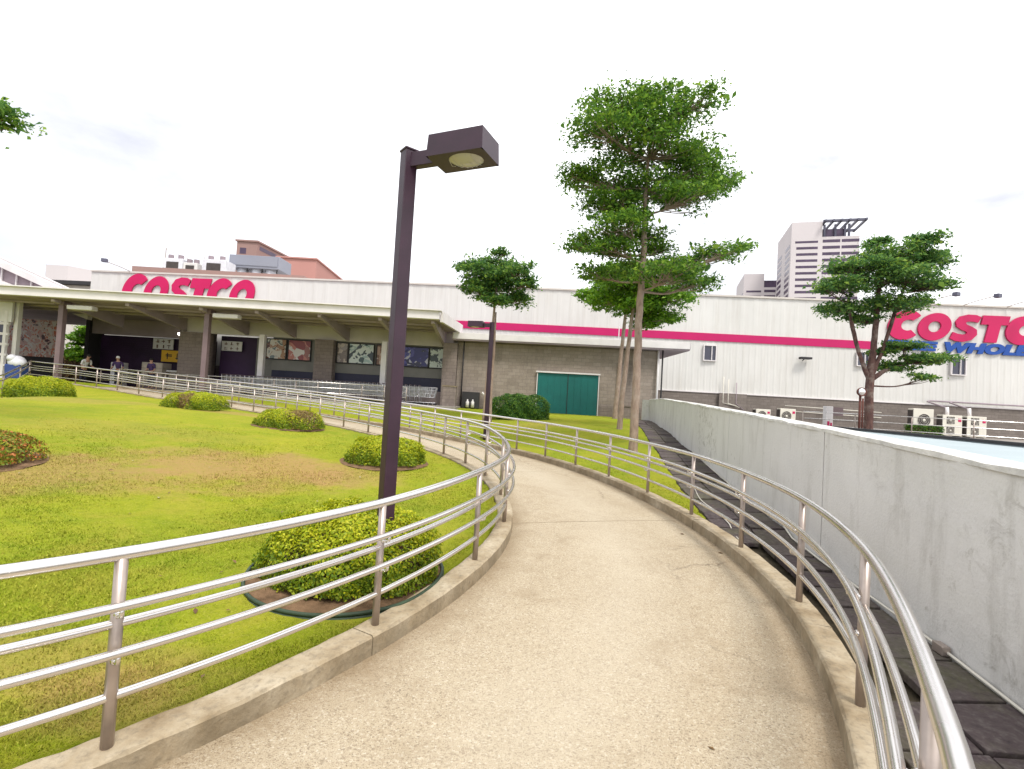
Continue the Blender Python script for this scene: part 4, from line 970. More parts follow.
# teal door
d0, d1 = bp(0.415), bp(0.713)
td = MB().wallbox(d0, d1, 1.12, 3.44, 0.15, 0.09).build('roller_door', 'teal', store)
mb = MB(); dm = (d0 + d1) / 2
for k in range(9):
    q = d0.lerp(d1, (k + 0.5) / 9); mb.box((q.x, q.y - 0.095, 2.28), (0.016, 0.012, 2.3), 0)
mb.build('door_seam', 'teal', td)
MB().box((dm.x, dm.y - 0.105, 2.28), (0.03, 0.02, 2.32)).build('meeting_edge', 'dark', td)
MB().wallbox(bp(0.405), bp(0.722), 3.46, 3.54, 0.2, 0.18).build('door_hood', 'white', td)
for t0, t1 in ((0.4095, 0.4135), (0.7145, 0.7185)): MB().wallbox(bp(t0), bp(t1), 1.12, 3.45, 0.2, 0.13).build('door_jamb', 'white', td)
# downpipes and vertical duct
for px, py, z0, z1, r in ((8.2, 28.25, 1.1, 5.05, 0.06), (8.42, 28.2, 1.1, 5.05, 0.045), (6.9, 28.1, 3.75, 5.4, 0.12), (-2.95, 29.35, 1.3, 5.05, 0.04)):
    MB().tube([(px, py, z0), (px, py, z1)], r, 8).build('downpipe', 'white' if px < 8.3 and px > 0 else 'dark', store, True)
MB().tube([(6.15, 29.5, 5.5), (6.15, 29.5, 7.6)], 0.03, 6).build('vent_pipe', 'white', store)

# canopy and shop front
CY = 25.0
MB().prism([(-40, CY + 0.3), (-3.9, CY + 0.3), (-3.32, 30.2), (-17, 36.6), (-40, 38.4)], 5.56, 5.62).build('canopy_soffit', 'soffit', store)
MB().box((-22.0, CY + 0.15, 5.80), (36.3, 0.3, 0.42)).build('canopy_fascia', 'white', store, bevel=0.02)
MB().box((-22.0, CY + 0.10, 6.04), (36.5, 0.45, 0.06)).build('canopy_trim', 'white', store)
MB().wallbox((-3.25, 29.55), (-3.83, 25.3), 5.5, 6.02, 0.15).build('canopy_end', 'white', store)
MB().prism([(-40, CY + 0.3), (-4.0, CY + 0.3), (-3.4, 35.5), (-40, 38.2)], 5.63, 5.98).build('canopy_roof', 'soffit', store)
for x in (-23.6, -19.8, -16.05, -13.2, -10.0, -6.9, -4.2):
    q = MB(); y0, y1 = CY + 0.35, 30.0
    q.add([(x - .09, y0, 5.42), (x + .09, y0, 5.42), (x + .09, y1, 4.75), (x - .09, y1, 4.75), (x - .09, y0, 5.55), (x + .09, y0, 5.55), (x + .09, y1, 5.55), (x - .09, y1, 5.55)], [(3, 2, 1, 0), (4, 5, 6, 7), (0, 1, 5, 4), (1, 2, 6, 5), (2, 3, 7, 6), (3, 0, 4, 7)])
    q.build('beam', 'beamm', store)
for y in (26.6, 27.9, 29.2): MB().box((-22.0, y, 5.50), (36.0, 0.10, 0.10)).build('purlin', 'beamm', store)
for x, r, m_ in ((-23.62, 0.13, 'column'), (-16.03, 0.14, 'column')):
    c_ = MB().box((x, 26.0, 3.4), (0.26, 0.26, 4.4)).build('column', m_, store, bevel=0.015)
    MB().box((x, 26.0, 5.45), (0.5, 0.5, 0.2)).build('column_head', m_, c_)
for x in (-14.5, -7.45):
    MB().box((x, 28.8, 2.95), (0.30, 0.30, 3.5)).build('column', 'white', store, bevel=0.015)
for x in (-22.4, -14.9):
    fl = thing('canopy_floodlight', (x, 25.8, 5.2), 'white floodlight box under the canopy beside the %s mauve column' % ('left' if x < -20 else 'right'), 'lamp', 'floodlights under the canopy')
    MB().box((x, 25.75, 5.22), (1.3, 0.40, 0.22)).build('housing', 'board', fl, bevel=0.03); MB().tube([(x - 0.5, 25.8, 5.3), (x - 1.0, 25.9, 5.35)], 0.04, 6).build('arm', 'column', fl)
# front wall behind the canopy
def fwall(x0, x1, z0, z1, mat, name, y=30.0, t=0.25): return MB().box(((x0 + x1) / 2, y + t / 2, (z0 + z1) / 2), (x1 - x0, t, z1 - z0)).build(name, mat, store)
fwall(-20.0, -3.35, 4.72, 5.55, 'cream', 'lintel')
fwall(-20.0, -18.3, 1.0, 4.72, 'pier', 'pier', 29.8, 0.6)
fwall(-11.85, -10.75, 1.0, 4.72, 'pier', 'pier', 29.7, 0.6)
fwall(-4.15, -3.32, 0.9, 4.9, 'pier', 'pier', 29.3, 0.7)
fwall(-18.3, -11.85, 1.0, 1.95, 'pinkwall', 'dado', 29.9); fwall(-10.75, -4.15, 1.0, 2.0, 'pinkwall', 'dado', 29.9)
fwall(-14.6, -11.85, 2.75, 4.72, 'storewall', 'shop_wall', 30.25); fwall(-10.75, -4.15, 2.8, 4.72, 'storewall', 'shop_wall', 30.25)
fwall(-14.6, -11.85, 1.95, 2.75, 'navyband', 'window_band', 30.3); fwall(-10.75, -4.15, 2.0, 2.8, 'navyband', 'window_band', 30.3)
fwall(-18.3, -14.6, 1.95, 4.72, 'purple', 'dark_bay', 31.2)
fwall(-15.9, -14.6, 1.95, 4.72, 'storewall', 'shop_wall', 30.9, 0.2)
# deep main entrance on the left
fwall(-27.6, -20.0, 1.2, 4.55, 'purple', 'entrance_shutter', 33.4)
fwall(-27.6, -20.0, 4.55, 5.56, 'soffit', 'entrance_lintel', 32.6)
fwall(-20.2, -19.9, 1.2, 5.5, 'pier', 'side_wall', 30.4, 3.0)
fwall(-27.85, -27.6, 1.2, 5.5, 'dark', 'side_wall', 32.4, 1.2)
mb = MB()
for k in range(22): mb.box((-23.8, 33.36, 1.4 + k * 0.145), (7.4, 0.03, 0.02))
mb.build('shutter_slats', 'purple', store)

# posters in the shop front
PST = [(-14.35, 1.15, 'brown and white food poster, leftmost in the shop front', [(0.0, (0.12, 0.05, 0.03)), (0.4, (0.40, 0.24, 0.16)), (0.52, (0.62, 0.58, 0.52)), (0.62, (0.16, 0.2, 0.2))]),
       (-12.95, 1.3, 'reddish poster with a white splash, left of the block pier', [(0.0, (0.25, 0.05, 0.05)), (0.42, (0.48, 0.18, 0.14)), (0.53, (0.66, 0.62, 0.6)), (0.66, (0.3, 0.12, 0.1))]),
       (-10.35, 0.6, 'narrow beige poster right beside the block pier', [(0.0, (0.2, 0.16, 0.14)), (0.45, (0.46, 0.38, 0.32)), (0.6, (0.3, 0.26, 0.25))]),
       (-9.2, 1.45, 'pale aqua poster with a dark shape in the shop front', [(0.0, (0.06, 0.1, 0.1)), (0.38, (0.38, 0.5, 0.48)), (0.5, (0.62, 0.68, 0.64)), (0.66, (0.05, 0.07, 0.08))]),
       (-7.75, 1.0, 'tan poster left of the white shop front column', [(0.0, (0.22, 0.12, 0.08)), (0.42, (0.45, 0.28, 0.2)), (0.56, (0.58, 0.48, 0.4))]),
       (-5.9, 1.5, 'blue violet poster with a dark figure, second from the right', [(0.0, (0.03, 0.03, 0.16)), (0.44, (0.08, 0.08, 0.32)), (0.54, (0.5, 0.5, 0.58)), (0.64, (0.03, 0.03, 0.08))]),
       (-4.62, 0.85, 'white and black spotted poster at the right end', [(0.0, (0.03, 0.05, 0.04)), (0.38, (0.55, 0.62, 0.55)), (0.6, (0.04, 0.06, 0.05)), (0.68, (0.5, 0.55, 0.5))])]
for k, (x, w, lab, st) in enumerate(PST):
    p_ = thing('wall_poster', (x, 30.2, 3.0), lab, 'poster', 'posters in the shop front')
    MB().box((x, 30.20, 4.02), (w, 0.05, 1.15)).build('print', mat_poster('poster_print', st, 1.5, k + 1), p_)
    fr = MB()
    for dx, dz, sx, sz in ((-w / 2 - .03, 0, 0.06, 1.27), (w / 2 + .03, 0, 0.06, 1.27), (0, 0.605, w, 0.06), (0, -0.605, w, 0.06)): fr.box((x + dx, 30.19, 4.02 + dz), (sx, 0.09, sz))
    fr.build('frame', 'dark', p_)
# boards at the entrance
def board(x, y, z, w, h, mat, label, rows, inkmat):
    b_ = thing('notice_board', (x, y, z), label, 'sign')
    MB().box((x, y, z), (w, 0.05, h)).build('panel', mat, b_)
    ink = MB(); random.seed(int(abs(x) * 100))
    for r_ in range(rows):
        zz = z + h * (0.5 - (r_ + 0.5) / rows); n = max(3, int(w / (h / rows) * 0.9)); cw = w * 0.86 / n; s_ = min(cw, h / rows) * 0.62
        for c_ in range(n):
            xx = x - w * 0.43 + (c_ + 0.5) * cw
            for _ in range(3):
                if random.random() < 0.5: ink.box((xx, y - 0.03, zz + random.uniform(-.4, .4) * s_), (s_, 0.012, s_ * 0.14))
                else: ink.box((xx + random.uniform(-.4, .4) * s_, y - 0.034, zz), (s_ * 0.14, 0.012, s_))
    ink.build('lettering', inkmat, b_); random.seed(int(abs(x) * 77)); return b_
board(-23.3, 33.2, 4.15, 1.35, 0.7, 'board', 'grey white notice board high in the dark entrance', 2, 'rust')
board(-22.0, 32.9, 3.35, 2.3, 0.75, 'yellow', 'yellow banner with dark characters in the entrance', 1, 'dark')
board(-17.5, 31.0, 4.1, 1.25, 0.6, 'board', 'grey white notice board in the dark bay', 2, 'rust')
board(-20.55, 31.6, 3.1, 0.75, 1.7, 'board', 'tall pale list board beside the entrance pier', 9, 'column')
cl = thing('ceiling_lamp', (-21.3, 31.8, 4.9), 'small lit lamp above the store entrance', 'lamp')
MB().ball((-21.3, 31.8, 4.75), (0.16, 0.16, 0.10)).build('bulb', 'lampglow', cl, True); MB().tube([(-21.3, 31.8, 4.82), (-21.3, 31.8, 5.5)], 0.02, 6).build('stem', 'dark', cl)

# ------------------------------------------------------------------ big letters
def stroke(path, wd, closed=False):
    """flat ribbon outline strip along a 2D path; wd half-width (scalar or function of index)"""
    P = np.array(path, float); n = len(P)
    t = (np.roll(P, -1, 0) - np.roll(P, 1, 0)) if closed else np.gradient(P, axis=0)
    t /= np.linalg.norm(t, axis=1)[:, None]; nn = np.c_[-t[:, 1], t[:, 0]]
    w = np.array([wd(i / (n - 1 if not closed else n)) if callable(wd) else wd for i in range(n)])[:, None]
    return P + nn * w, P - nn * w, closed
def glyph(ch):
    if ch == 'O':
        a = np.linspace(0, 2 * np.pi, 48, endpoint=False); return [('ring', np.c_[0.60 + 0.60 * np.cos(a), 0.5 + 0.52 * np.sin(a)], np.c_[0.60 + 0.235 * np.cos(a), 0.5 + 0.205 * np.sin(a)], True)], 1.20
    if ch == 'C':
        a = np.linspace(R(40), R(320), 40); a2 = np.linspace(R(58), R(302), 40)
        return [('ring', np.c_[0.60 + 0.60 * np.cos(a) * 1.02, 0.5 + 0.54 * np.sin(a)], np.c_[0.70 + 0.25 * np.cos(a2), 0.5 + 0.20 * np.sin(a2)], False)], 1.08
    if ch == 'S':
        Q = [(0.88, 0.715), (0.95, 0.93), (0.75, 1.0), (0.45, 1.01), (0.18, 0.93), (0.06, 0.73), (0.14, 0.54), (0.34, 0.43), (0.51, 0.375), (0.575, 0.325), (0.54, 0.275), (0.42, 0.255), (0.25, 0.275), (0.06, 0.335),
             (0.01, 0.085), (0.22, 0.0), (0.52, -0.02), (0.80, 0.06), (0.95, 0.26), (0.90, 0.45), (0.70, 0.56), (0.50, 0.625), (0.435, 0.68), (0.475, 0.735), (0.60, 0.75), (0.74, 0.74)]
        return [('poly', Q[::-1])], 0.98
    if ch == 'T':
        return [('poly', [(0.0, 1.0), (0.0, 0.66), (0.28, 0.66), (0.28, 0.0), (0.72, 0.0), (0.72, 0.66), (0.98, 0.66), (0.98, 1.0)])], 0.98
# every letter is a solid slab with its own outline
def letter(parent, ch, x0, z0, h, wall, slant, mat, thick=0.10, sx=1.0):
    gl, w = glyph(ch); mb = MB()
    def P(u, v, d): xx = x0 + (u * sx + v * slant) * h; return (xx, wall(xx) - 0.05 - d, z0 + v * h)
    for g in gl:
        if g[0] == 'ring':
            A, B, closed = g[1], g[2], g[3]; n = len(A); o = len(mb.v)
            for a, b in zip(A, B): mb.v += [P(a[0], a[1], thick), P(b[0], b[1], thick), P(b[0], b[1], 0), P(a[0], a[1], 0)]
            for i in range(n if closed else n - 1):
                i2 = (i + 1) % n
                for j in range(4): mb.f.append((o + i * 4 + j, o + i * 4 + (j + 1) % 4, o + i2 * 4 + (j + 1) % 4, o + i2 * 4 + j))
            if not closed: mb.f += [(o, o + 1, o + 2, o + 3), tuple(o + (n - 1) * 4 + j for j in (3, 2, 1, 0))]
        else:
            Q = g[1]; n = len(Q); o = len(mb.v)
            mb.v += [P(a[0], a[1], thick) for a in Q] + [P(a[0], a[1], 0) for a in Q]
            mb.f += [tuple(o + i for i in range(n)), tuple(o + n + i for i in range(n - 1, -1, -1))] + [(o + i, o + n + i, o + n + (i + 1) % n, o + (i + 1) % n) for i in range(n)]
    mb.build('letter', mat, parent); return w * sx
def big_sign(x0, z0, h, total, label):
    root = thing('wall_sign', (x0, mw(x0), z0), label, 'sign')
    word = 'COSTCO'; slant = 0.22; ws = [glyph(c)[1] for c in word]; gaps = [0.03, 0.05, 0.02, -0.02, 0.03]
    sx = (total / h - slant) / (sum(ws) + sum(gaps)); u = 0.0
    for k, c in enumerate(word):
        hh = h * 1.04 if k == 0 else h
        letter(root, c, x0 + u * h, z0, hh, mw, slant, 'red', sx=sx); u += ws[k] * sx + (gaps[k] * sx if k < 5 else 0)
    return root
big_sign(-30.3, 7.35, 2.2, 10.95, 'big red slanted letters above the canopy, lower edge hidden by it')
rs = big_sign(24.95, 7.40, 1.80, 11.75, 'big red slanted letters over blue lettering on the right wall')
tcv = bpy.data.curves.new('lettering', 'FONT'); tcv.body = 'WHOLESALE'; tcv.size = 1.0; tcv.extrude = 0.05; tcv.offset = 0.07; tcv.shear = 0.25; tcv.space_character = 1.06
tob = bpy.data.objects.new('lettering', tcv); COL.objects.link(tob)
bpy.context.view_layer.update()
me = bpy.data.meshes.new_from_object(tob.evaluated_get(bpy.context.evaluated_depsgraph_get())); bpy.data.objects.remove(tob)
co = np.empty(len(me.vertices) * 3, np.float32); me.vertices.foreach_get('co', co); co = co.reshape(-1, 3)
x0, x1 = co[:, 0].min(), co[:, 0].max(); z0, z1 = co[:, 1].min(), co[:, 1].max()
wx0, wx1, wz0, wz1 = 28.75, 37.2, 6.60, 7.33
nx = wx0 + (co[:, 0] - x0) / (x1 - x0) * (wx1 - wx0); nzv = wz0 + (co[:, 1] - z0) / (z1 - z0) * (wz1 - wz0)
nyv = mw(nx) - 0.10 - co[:, 2] * 0.8
bs = np.array(rs['_base'][:]); new = np.c_[nx, nyv, nzv] - bs
me.vertices.foreach_set('co', new.astype(np.float32).ravel()); me.update()
link(me, 'lettering', 'blue', rs)
for k in range(3):
    z = 6.66 + k * 0.23
    MB().wallbox((25.1 + 0.06 * k, mw(25.1)), (28.2 + 0.06 * k, mw(28.2)), z, z + 0.17, 0.12, 0.14).build('bar', 'blue', rs)

# ------------------------------------------------------------------ roof things
def floodlight(x, z, dx, label, y=None):
    y = mw(x) if y is None else y
    t = thing('roof_floodlight', (x, y, z), label, 'lamp', 'floodlights on roof arms')
    MB().tube([(x, y + 0.2, z - 0.05), (x + dx * 0.5, y - 0.7, z + 0.25), (x + dx, y - 1.3, z + 0.45)], 0.03, 6).build('arm', 'post', t)
    MB().box((x + dx + 0.1, y - 1.4, z + 0.46), (0.36, 0.3, 0.26), 0.3).build('lamp_head', 'frame', t, bevel=0.03)
floodlight(27.2, 9.8, 1.1, 'leftmost roof floodlight over the right red letters')
floodlight(29.7, 9.8, 1.1, 'second roof floodlight over the right red letters')
floodlight(32.4, 9.8, 1.1, 'roof floodlight cut off by the right edge')
floodlight(-29.4, 9.85, -1.2, 'roof floodlight above the first letter of the canopy sign')
MB_ = MB().box((-23.3, 39.2, 10.10), (13.4, 1.2, 0.75)); o = MB_.build('roof_curb', 'brownbld'); tag(o, 'long brown kerb on the store roof behind the canopy sign', 'roof')
for k, (x, w, h, m_, lab) in enumerate(((-29.4, 1.7, 1.25, 'sheet', 'pale low machine box on the roof, leftmost'), (-27.9, 1.2, 0.95, 'board', 'small white machine box on the roof'), (-25.9, 2.0, 1.35, 'sheet', 'white cylinder tank cluster on the roof'))):
    t = thing('roof_unit', (x, 43.0, 10.0), lab, 'machine', 'machines on the store roof')
    MB().box((x, 43.0, 10.9 + h / 2), (w, 1.6, h)).build('casing', m_, t, bevel=0.05)
    for j in range(2): MB().tube([(x - w * 0.25 + j * w * 0.5, 42.6, 10.9 + h), (x - w * 0.25 + j * w * 0.5, 42.6, 10.9 + h + 0.35)], 0.22, 10).build('fan_stack', 'soffit', t)
    for j in (-1, 1): MB().box((x + j * w * 0.4, 43.0, 10.4), (0.12, 1.5, 1.0)).build('stand', 'soffit', t)
    MB().box((x, 42.18, 10.9 + h * 0.5), (w * 0.6, 0.03, h * 0.5)).build('grille', 'acd', t)
t = thing('cooling_tower', (-23.6, 45, 10), 'dark blue grey louvred cooling tower raised on drums', 'machine')
MB().box((-23.6, 45.5, 12.75), (4.5, 2.4, 1.15)).build('casing', 'greybld', t, bevel=0.04); MB().box((-23.6, 44.27, 12.8), (4.2, 0.06, 0.8)).build('louvre', 'greybld', t)
for j in range(3): MB().tube([(-24.9 + j * 1.3, 45, 10.0), (-24.9 + j * 1.3, 45, 12.17)], 0.5, 14).build('drum', 'sheet', t, True)
for j in range(4): MB().tube([(-25.6 + j * 1.33, 44.5, 10.0), (-25.6 + j * 1.33, 44.5, 12.18)], 0.06, 6).build('leg', 'dark', t)
t = thing('roof_mast', (-30.6, 43, 10), 'thin antenna mast with guy wires on the store roof', 'mast')
MB().tube([(-30.6, 43, 9.9), (-30.6, 43, 13.2)], 0.04, 6).build('pole', 'post', t); MB().tube([(-30.6, 43, 13.1), (-27.4, 43.2, 11.9)], 0.02, 5).build('guy_wire', 'post', t)
MB().tube([(-27.2, 43, 12.6), (-27.2, 43, 10)], 0.03, 5).build('stay', 'post', t)

# ------------------------------------------------------------------ background buildings
def windows(parent, a, b, z0, floors, pitch, segs, h, mat='towerw', off=0.05):
    a = Vector(a); b = Vector(b)
    for i in range(floors):
        for s0, s1 in segs: MB().wallbox(a.lerp(b, s0), a.lerp(b, s1), z0 + i * pitch, z0 + i * pitch + h, 0.4, off).build('window', mat, parent)
def tower(c, ang, w, d, zt, label, floors, scale=1.0, pergola=True):
    t = thing('office_tower', (c[0], c[1], 0), label, 'building'); C0 = Vector(c)
    f = Vector((math.cos(ang), math.sin(ang))); k = Vector((-f.y, f.x))
    p = lambda u, v: C0 + f * u + k * v
    hb = 8.2 * scale
    MB().prism([p(0, 0), p(w, 0), p(w, d), p(0, d)], -0.5, zt - hb).build('body', 'towerm', t)
    MB().prism([p(0, 0), p(w * 0.46, 0), p(w * 0.46, d), p(0, d)], zt - hb, zt).build('top_block', 'towerm', t)
    MB().prism([p(w * 0.46 + .01, 2), p(w * 0.80, 2), p(w * 0.80, d * .7), p(w * 0.46 + .01, d * .7)], zt - hb, zt - 3.6 * scale).build('glazed_room', 'towerw', t)
    windows(t, p(w * 0.06, 0), p(w * 0.40, 0), zt - hb - 3.0 * scale, 1, 3.3, [(0, 1)], 1.1 * scale)
    windows(t, p(w * 0.08, 0), p(w * 0.40, 0), zt - hb - 3.0 * scale - 3.3 * scale * (floors - 1), floors - 1, 3.3 * scale, [(0, 1)], 1.3 * scale)
    windows(t, p(w * 0.47, 0), p(w, 0), zt - hb - 3.0 * scale - 3.3 * scale * (floors - 1), floors, 3.3 * scale, [(0, 0.48), (0.52, 1)], 1.5 * scale)
    windows(t, p(0, d), p(0, 0), zt - hb - 4.5 * scale - 3.3 * scale * (floors - 1), floors, 3.3 * scale, [(0.05, 0.36), (0.62, 0.92)], 1.9 * scale)
    if pergola:
        top = MB(); zz = zt - 0.7
        for u, v, su, sv in ((w * 0.76, 1.0, w * 0.62, 1.0), (w * 0.76, d * 0.5, w * 0.62, 1.0)):
            q = p(u, v - 3); top.box((q.x, q.y, zz), (su, sv, 1.2), ang)
        for j in range(6):
            q = p(w * 0.48 + j * w * 0.116, d * 0.25 - 2.5); top.box((q.x, q.y, zz - .1), (0.8, d * 0.56, 1.0), ang)
        top.build('pergola', 'frame', t)
        for u in (0.5, 0.66, 0.80, 0.86):
            q = p(w * u, 1.5); MB().box((q.x, q.y, zt - hb / 2 - 0.7), (0.9, 0.9, hb - 1.4), ang).build('roof_column', 'frame', t)
    return t
tower((142.2, 260.0), R(-17), 31.0, 34, 103.5, 'tall pale mauve tower with an open roof frame beyond the store', 18)
tower((136.5, 300.0), R(-17), 24, 34, 86.0, 'shorter pale mauve tower left of the tall one', 14, pergola=False)
def block(name, poly, z0, z1, mat, label): 
    t = thing(name, (poly[0][0], poly[0][1], 0), label, 'building'); MB().prism(poly, -0.5, z1).build('wall', mat, t); return t
b = block('apartment_block', [(-85.5, 150), (-79.3, 150), (-76.5, 172), (-84, 174)], 0, 45.0, 'brownbld', 'rose brown apartment block behind the store roof')
windows(b, (-84.5, 150), (-82.6, 150), 41.3, 1, 3, [(0, 1)], 1.8)
windows(b, (-79.3, 150), (-76.5, 172), 33.0, 4, 3.3, [(0.05, 0.45), (0.55, 0.95)], 1.2)
MB().prism([(-85.9, 149.6), (-79.0, 149.6), (-76.2, 172.4), (-84.5, 174.5)], 45.0, 45.5).build('roof', 'brownbld', b)
b = block('flat_roofed_block', [(-67.2, 138), (-56.3, 138), (-57.5, 162), (-68, 166)], 0, 37.6, 'pinkbld', 'salmon pink windowless block behind the store roof')
MB().prism([(-67.5, 137.6), (-56.0, 137.6), (-57.2, 162.4), (-68.2, 166.4)], 37.6, 38.0).build('roof', 'pinkbld', b)
b = block('distant_block', [(-190, 200), (-181, 200), (-150, 240), (-170, 250)], 0, 45.5, 'towerm', 'small pale grey block far beyond the left canopy end')
windows(b, (-189, 200), (-182, 200), 36, 1, 3, [(0, 0.45), (0.55, 1)], 2.5); windows(b, (-181, 200), (-150, 240), 36.2, 1, 3, [(0.1, 0.2), (0.35, 0.45), (0.6, 0.7)], 1.6)
b = block('side_block', [(-52, 55.0), (-45.4, 54.5), (-45.4, 66), (-52, 66)], 0, 11.6, 'cream', 'cream lower roof block left of the store sign wall')
MB().prism([(-52.6, 54.4), (-45.2, 53.9), (-45.2, 66.2), (-52.6, 66.2)], 11.6, 12.0).build('roof', 'dark', b)
# white glazed hall at the far left
b = thing('glazed_hall', (-33, 30, 1.2), 'white hall with a sloping glazed roof at the left edge', 'building')
for k, (y, zo) in enumerate(((29.2, 0.0), (31.0, -0.15))):
    mb = MB(); A = (-41, 11.9 + zo); Bp = (-26.6, 6.35 + zo)
    for dz in (0.0, -1.75):
        mb.add([(A[0], y, A[1] + dz), (Bp[0], y, Bp[1] + dz * 0.55), (Bp[0], y + .35, Bp[1] + dz * 0.55), (A[0], y + .35, A[1] + dz), (A[0], y, A[1] + dz + .45), (Bp[0], y, Bp[1] + dz * 0.55 + .38), (Bp[0], y + .35, Bp[1] + dz * 0.55 + .38), (A[0], y + .35, A[1] + dz + .45)],
               [(3, 2, 1, 0), (4, 5, 6, 7), (0, 1, 5, 4), (1, 2, 6, 5), (2, 3, 7, 6), (3, 0, 4, 7)])
    mb.build('roof_beam', 'white', b)
mb = MB(); mb.add([(-41, 29.6, 10.2), (-26.9, 29.6, 5.9), (-26.9, 29.6, 6.5), (-41, 29.6, 11.95)], [(0, 1, 2, 3)]); mb.add([(-41, 29.7, 10.2), (-26.9, 29.7, 5.9), (-26.9, 29.7, 6.5), (-41, 29.7, 11.95)], [(3, 2, 1, 0)])
mb.build('roof_glazing', 'soffit', b)
mb = MB()
for k in range(16):
    x = -40.5 + k * 0.9; t_ = (x + 41) / 14.1; mb.box((x, 29.5, 11.0 - 4.8 * t_), (0.07, 0.07, 1.9 - 1.2 * t_))
mb.build('roof_mullion', 'white', b)
MB().box((-30.1, 26.9, 4.95), (6.0, 0.12, 1.1)).build('front_panel', 'board', b)
pane = MB()
for r_ in range(4):
    for c_ in range(4): pane.box((-32.3 + c_ * 1.4, 26.95, 2.35 + r_ * 0.56), (1.25, 0.05, 0.42))
pane.build('window_grid', 'glass', b)
gr = MB()
for c_ in range(5): gr.box((-33.0 + c_ * 1.4, 26.9, 3.1), (0.16, 0.16, 3.8))
for r_ in range(5): gr.box((-30.2, 26.9, 2.07 + r_ * 0.56), (5.9, 0.12, 0.13))
gr.build('window_frame', 'white', b)
MB().box((-27.1, 27.2, 3.4), (0.22, 0.22, 4.3)).build('corner_post', 'white', b)
# collage panel
M_ = mat_poster('collage_print', [(0.0, (0.10, 0.04, 0.05)), (0.33, (0.60, 0.36, 0.33)), (0.44, (0.72, 0.66, 0.64)), (0.55, (0.60, 0.20, 0.14)), (0.61, (0.70, 0.55, 0.50)), (0.72, (0.12, 0.06, 0.08))], 2.1, 5)
t = thing('mural_panel', (-27.2, 30, 2.0), 'pink and red collage panel left of the store entrance', 'mural')
MB().box((-29.9, 31.0, 3.9), (3.9, 0.12, 2.3)).build('print', M_, t); MB().box((-29.9, 31.08, 2.0), (3.9, 0.10, 1.5)).build('base_panel', 'dark', t)
# ------------------------------------------------------------------ air conditioners and yard clutter
def ac(x, y, z, w, h, fans, label, sticker=True):
    t = thing('air_conditioner', (x, y, z), label, 'air conditioner', 'air conditioner units at the wall base'); d = 0.45
    MB().box((x, y, z + h / 2 + 0.06), (w, d, h)).build('casing', 'acw', t, bevel=0.02)
    for sx in (-1, 1): MB().box((x + sx * w * 0.35, y, z + 0.03), (0.08, d, 0.06)).build('foot', 'dark', t)
    MB().box((x - w / 2 - 0.02, y, z + h / 2 + 0.06), (0.03, d * 0.9, h * 0.85)).build('side_coil', 'acd', t)
    r = min(w * 0.31, h / fans * 0.36); fx = x - w * 0.10 if sticker else x + w * 0.02
    for k in range(fans):
        cz = z + 0.06 + h * (k + 0.5) / fans; g = MB()
        if fans == 2: g.box((fx, y - d / 2 - 0.006, cz), (r * 2.1, 0.02, r * 1.9))
        else: g.tube([(fx, y - d / 2 + 0.01, cz), (fx, y - d / 2 - 0.015, cz)], r, 24)
        f_ = g.build('fan_grille', 'acd', t)
        rg = MB()
        for q in (0.45, 0.75, 1.0): rg.tube([(fx + math.cos(a) * r * q, y - d / 2 - 0.025, cz + math.sin(a) * r * q) for a in np.linspace(0, 2 * math.pi, 24, endpoint=False)], 0.008, 5, closed=True)
        rg.ball((fx, y - d / 2 - 0.02, cz), (r * 0.25, 0.02, r * 0.25), 10, 6); rg.build('guard', 'acw', f_)
    if sticker: MB().box((x + w * 0.36, y - d / 2 - 0.006, z + h * 0.82), (w * 0.16, 0.015, h * 0.16)).build('sticker', 'red', t)
    return t
ac(25.9, 31.6, 1.22, 1.28, 1.42, 1, 'tall ivory air conditioner with one big fan above the little hedge', False)
ac(27.55, 31.4, 1.06, 1.22, 1.28, 2, 'left of the two ivory twin fan air conditioners')
ac(28.98, 31.3, 1.06, 1.22, 1.28, 2, 'right of the two ivory twin fan air conditioners')
ac(16.45, 32.8, 1.25, 0.95, 0.8, 1, 'smaller ivory air conditioner just behind the grey wall, left one')
ac(17.95, 32.6, 1.22, 1.0, 0.95, 1, 'smaller ivory air conditioner just behind the grey wall, right one')
SHR['yard'] = (25.3, 30.6)
x, y = SHR['yard']
root = thing('low_hedge', (x, y, 1.06), 'low clipped olive hedge under the tall air conditioner', 'shrub')
n = 5000; C_ = np.c_[rng.uniform(-0.98, 0.98, n) + x, rng.uniform(-0.35, 0.35, n) + y, rng.uniform(0.05, 0.62, n) + 1.06]
Nn = unit(n) + np.array([0, -0.4, 0.6]); Nn /= np.linalg.norm(Nn, axis=1)[:, None]; V, F = leaf_quads(C_, Nn, rng.uniform(0.03, 0.06, n), 0.55); npmesh('foliage', V, F, 'hedgeD', root)
MB().box((x, y, 1.3), (1.7, 0.5, 0.5)).build('stems', 'twig', root)
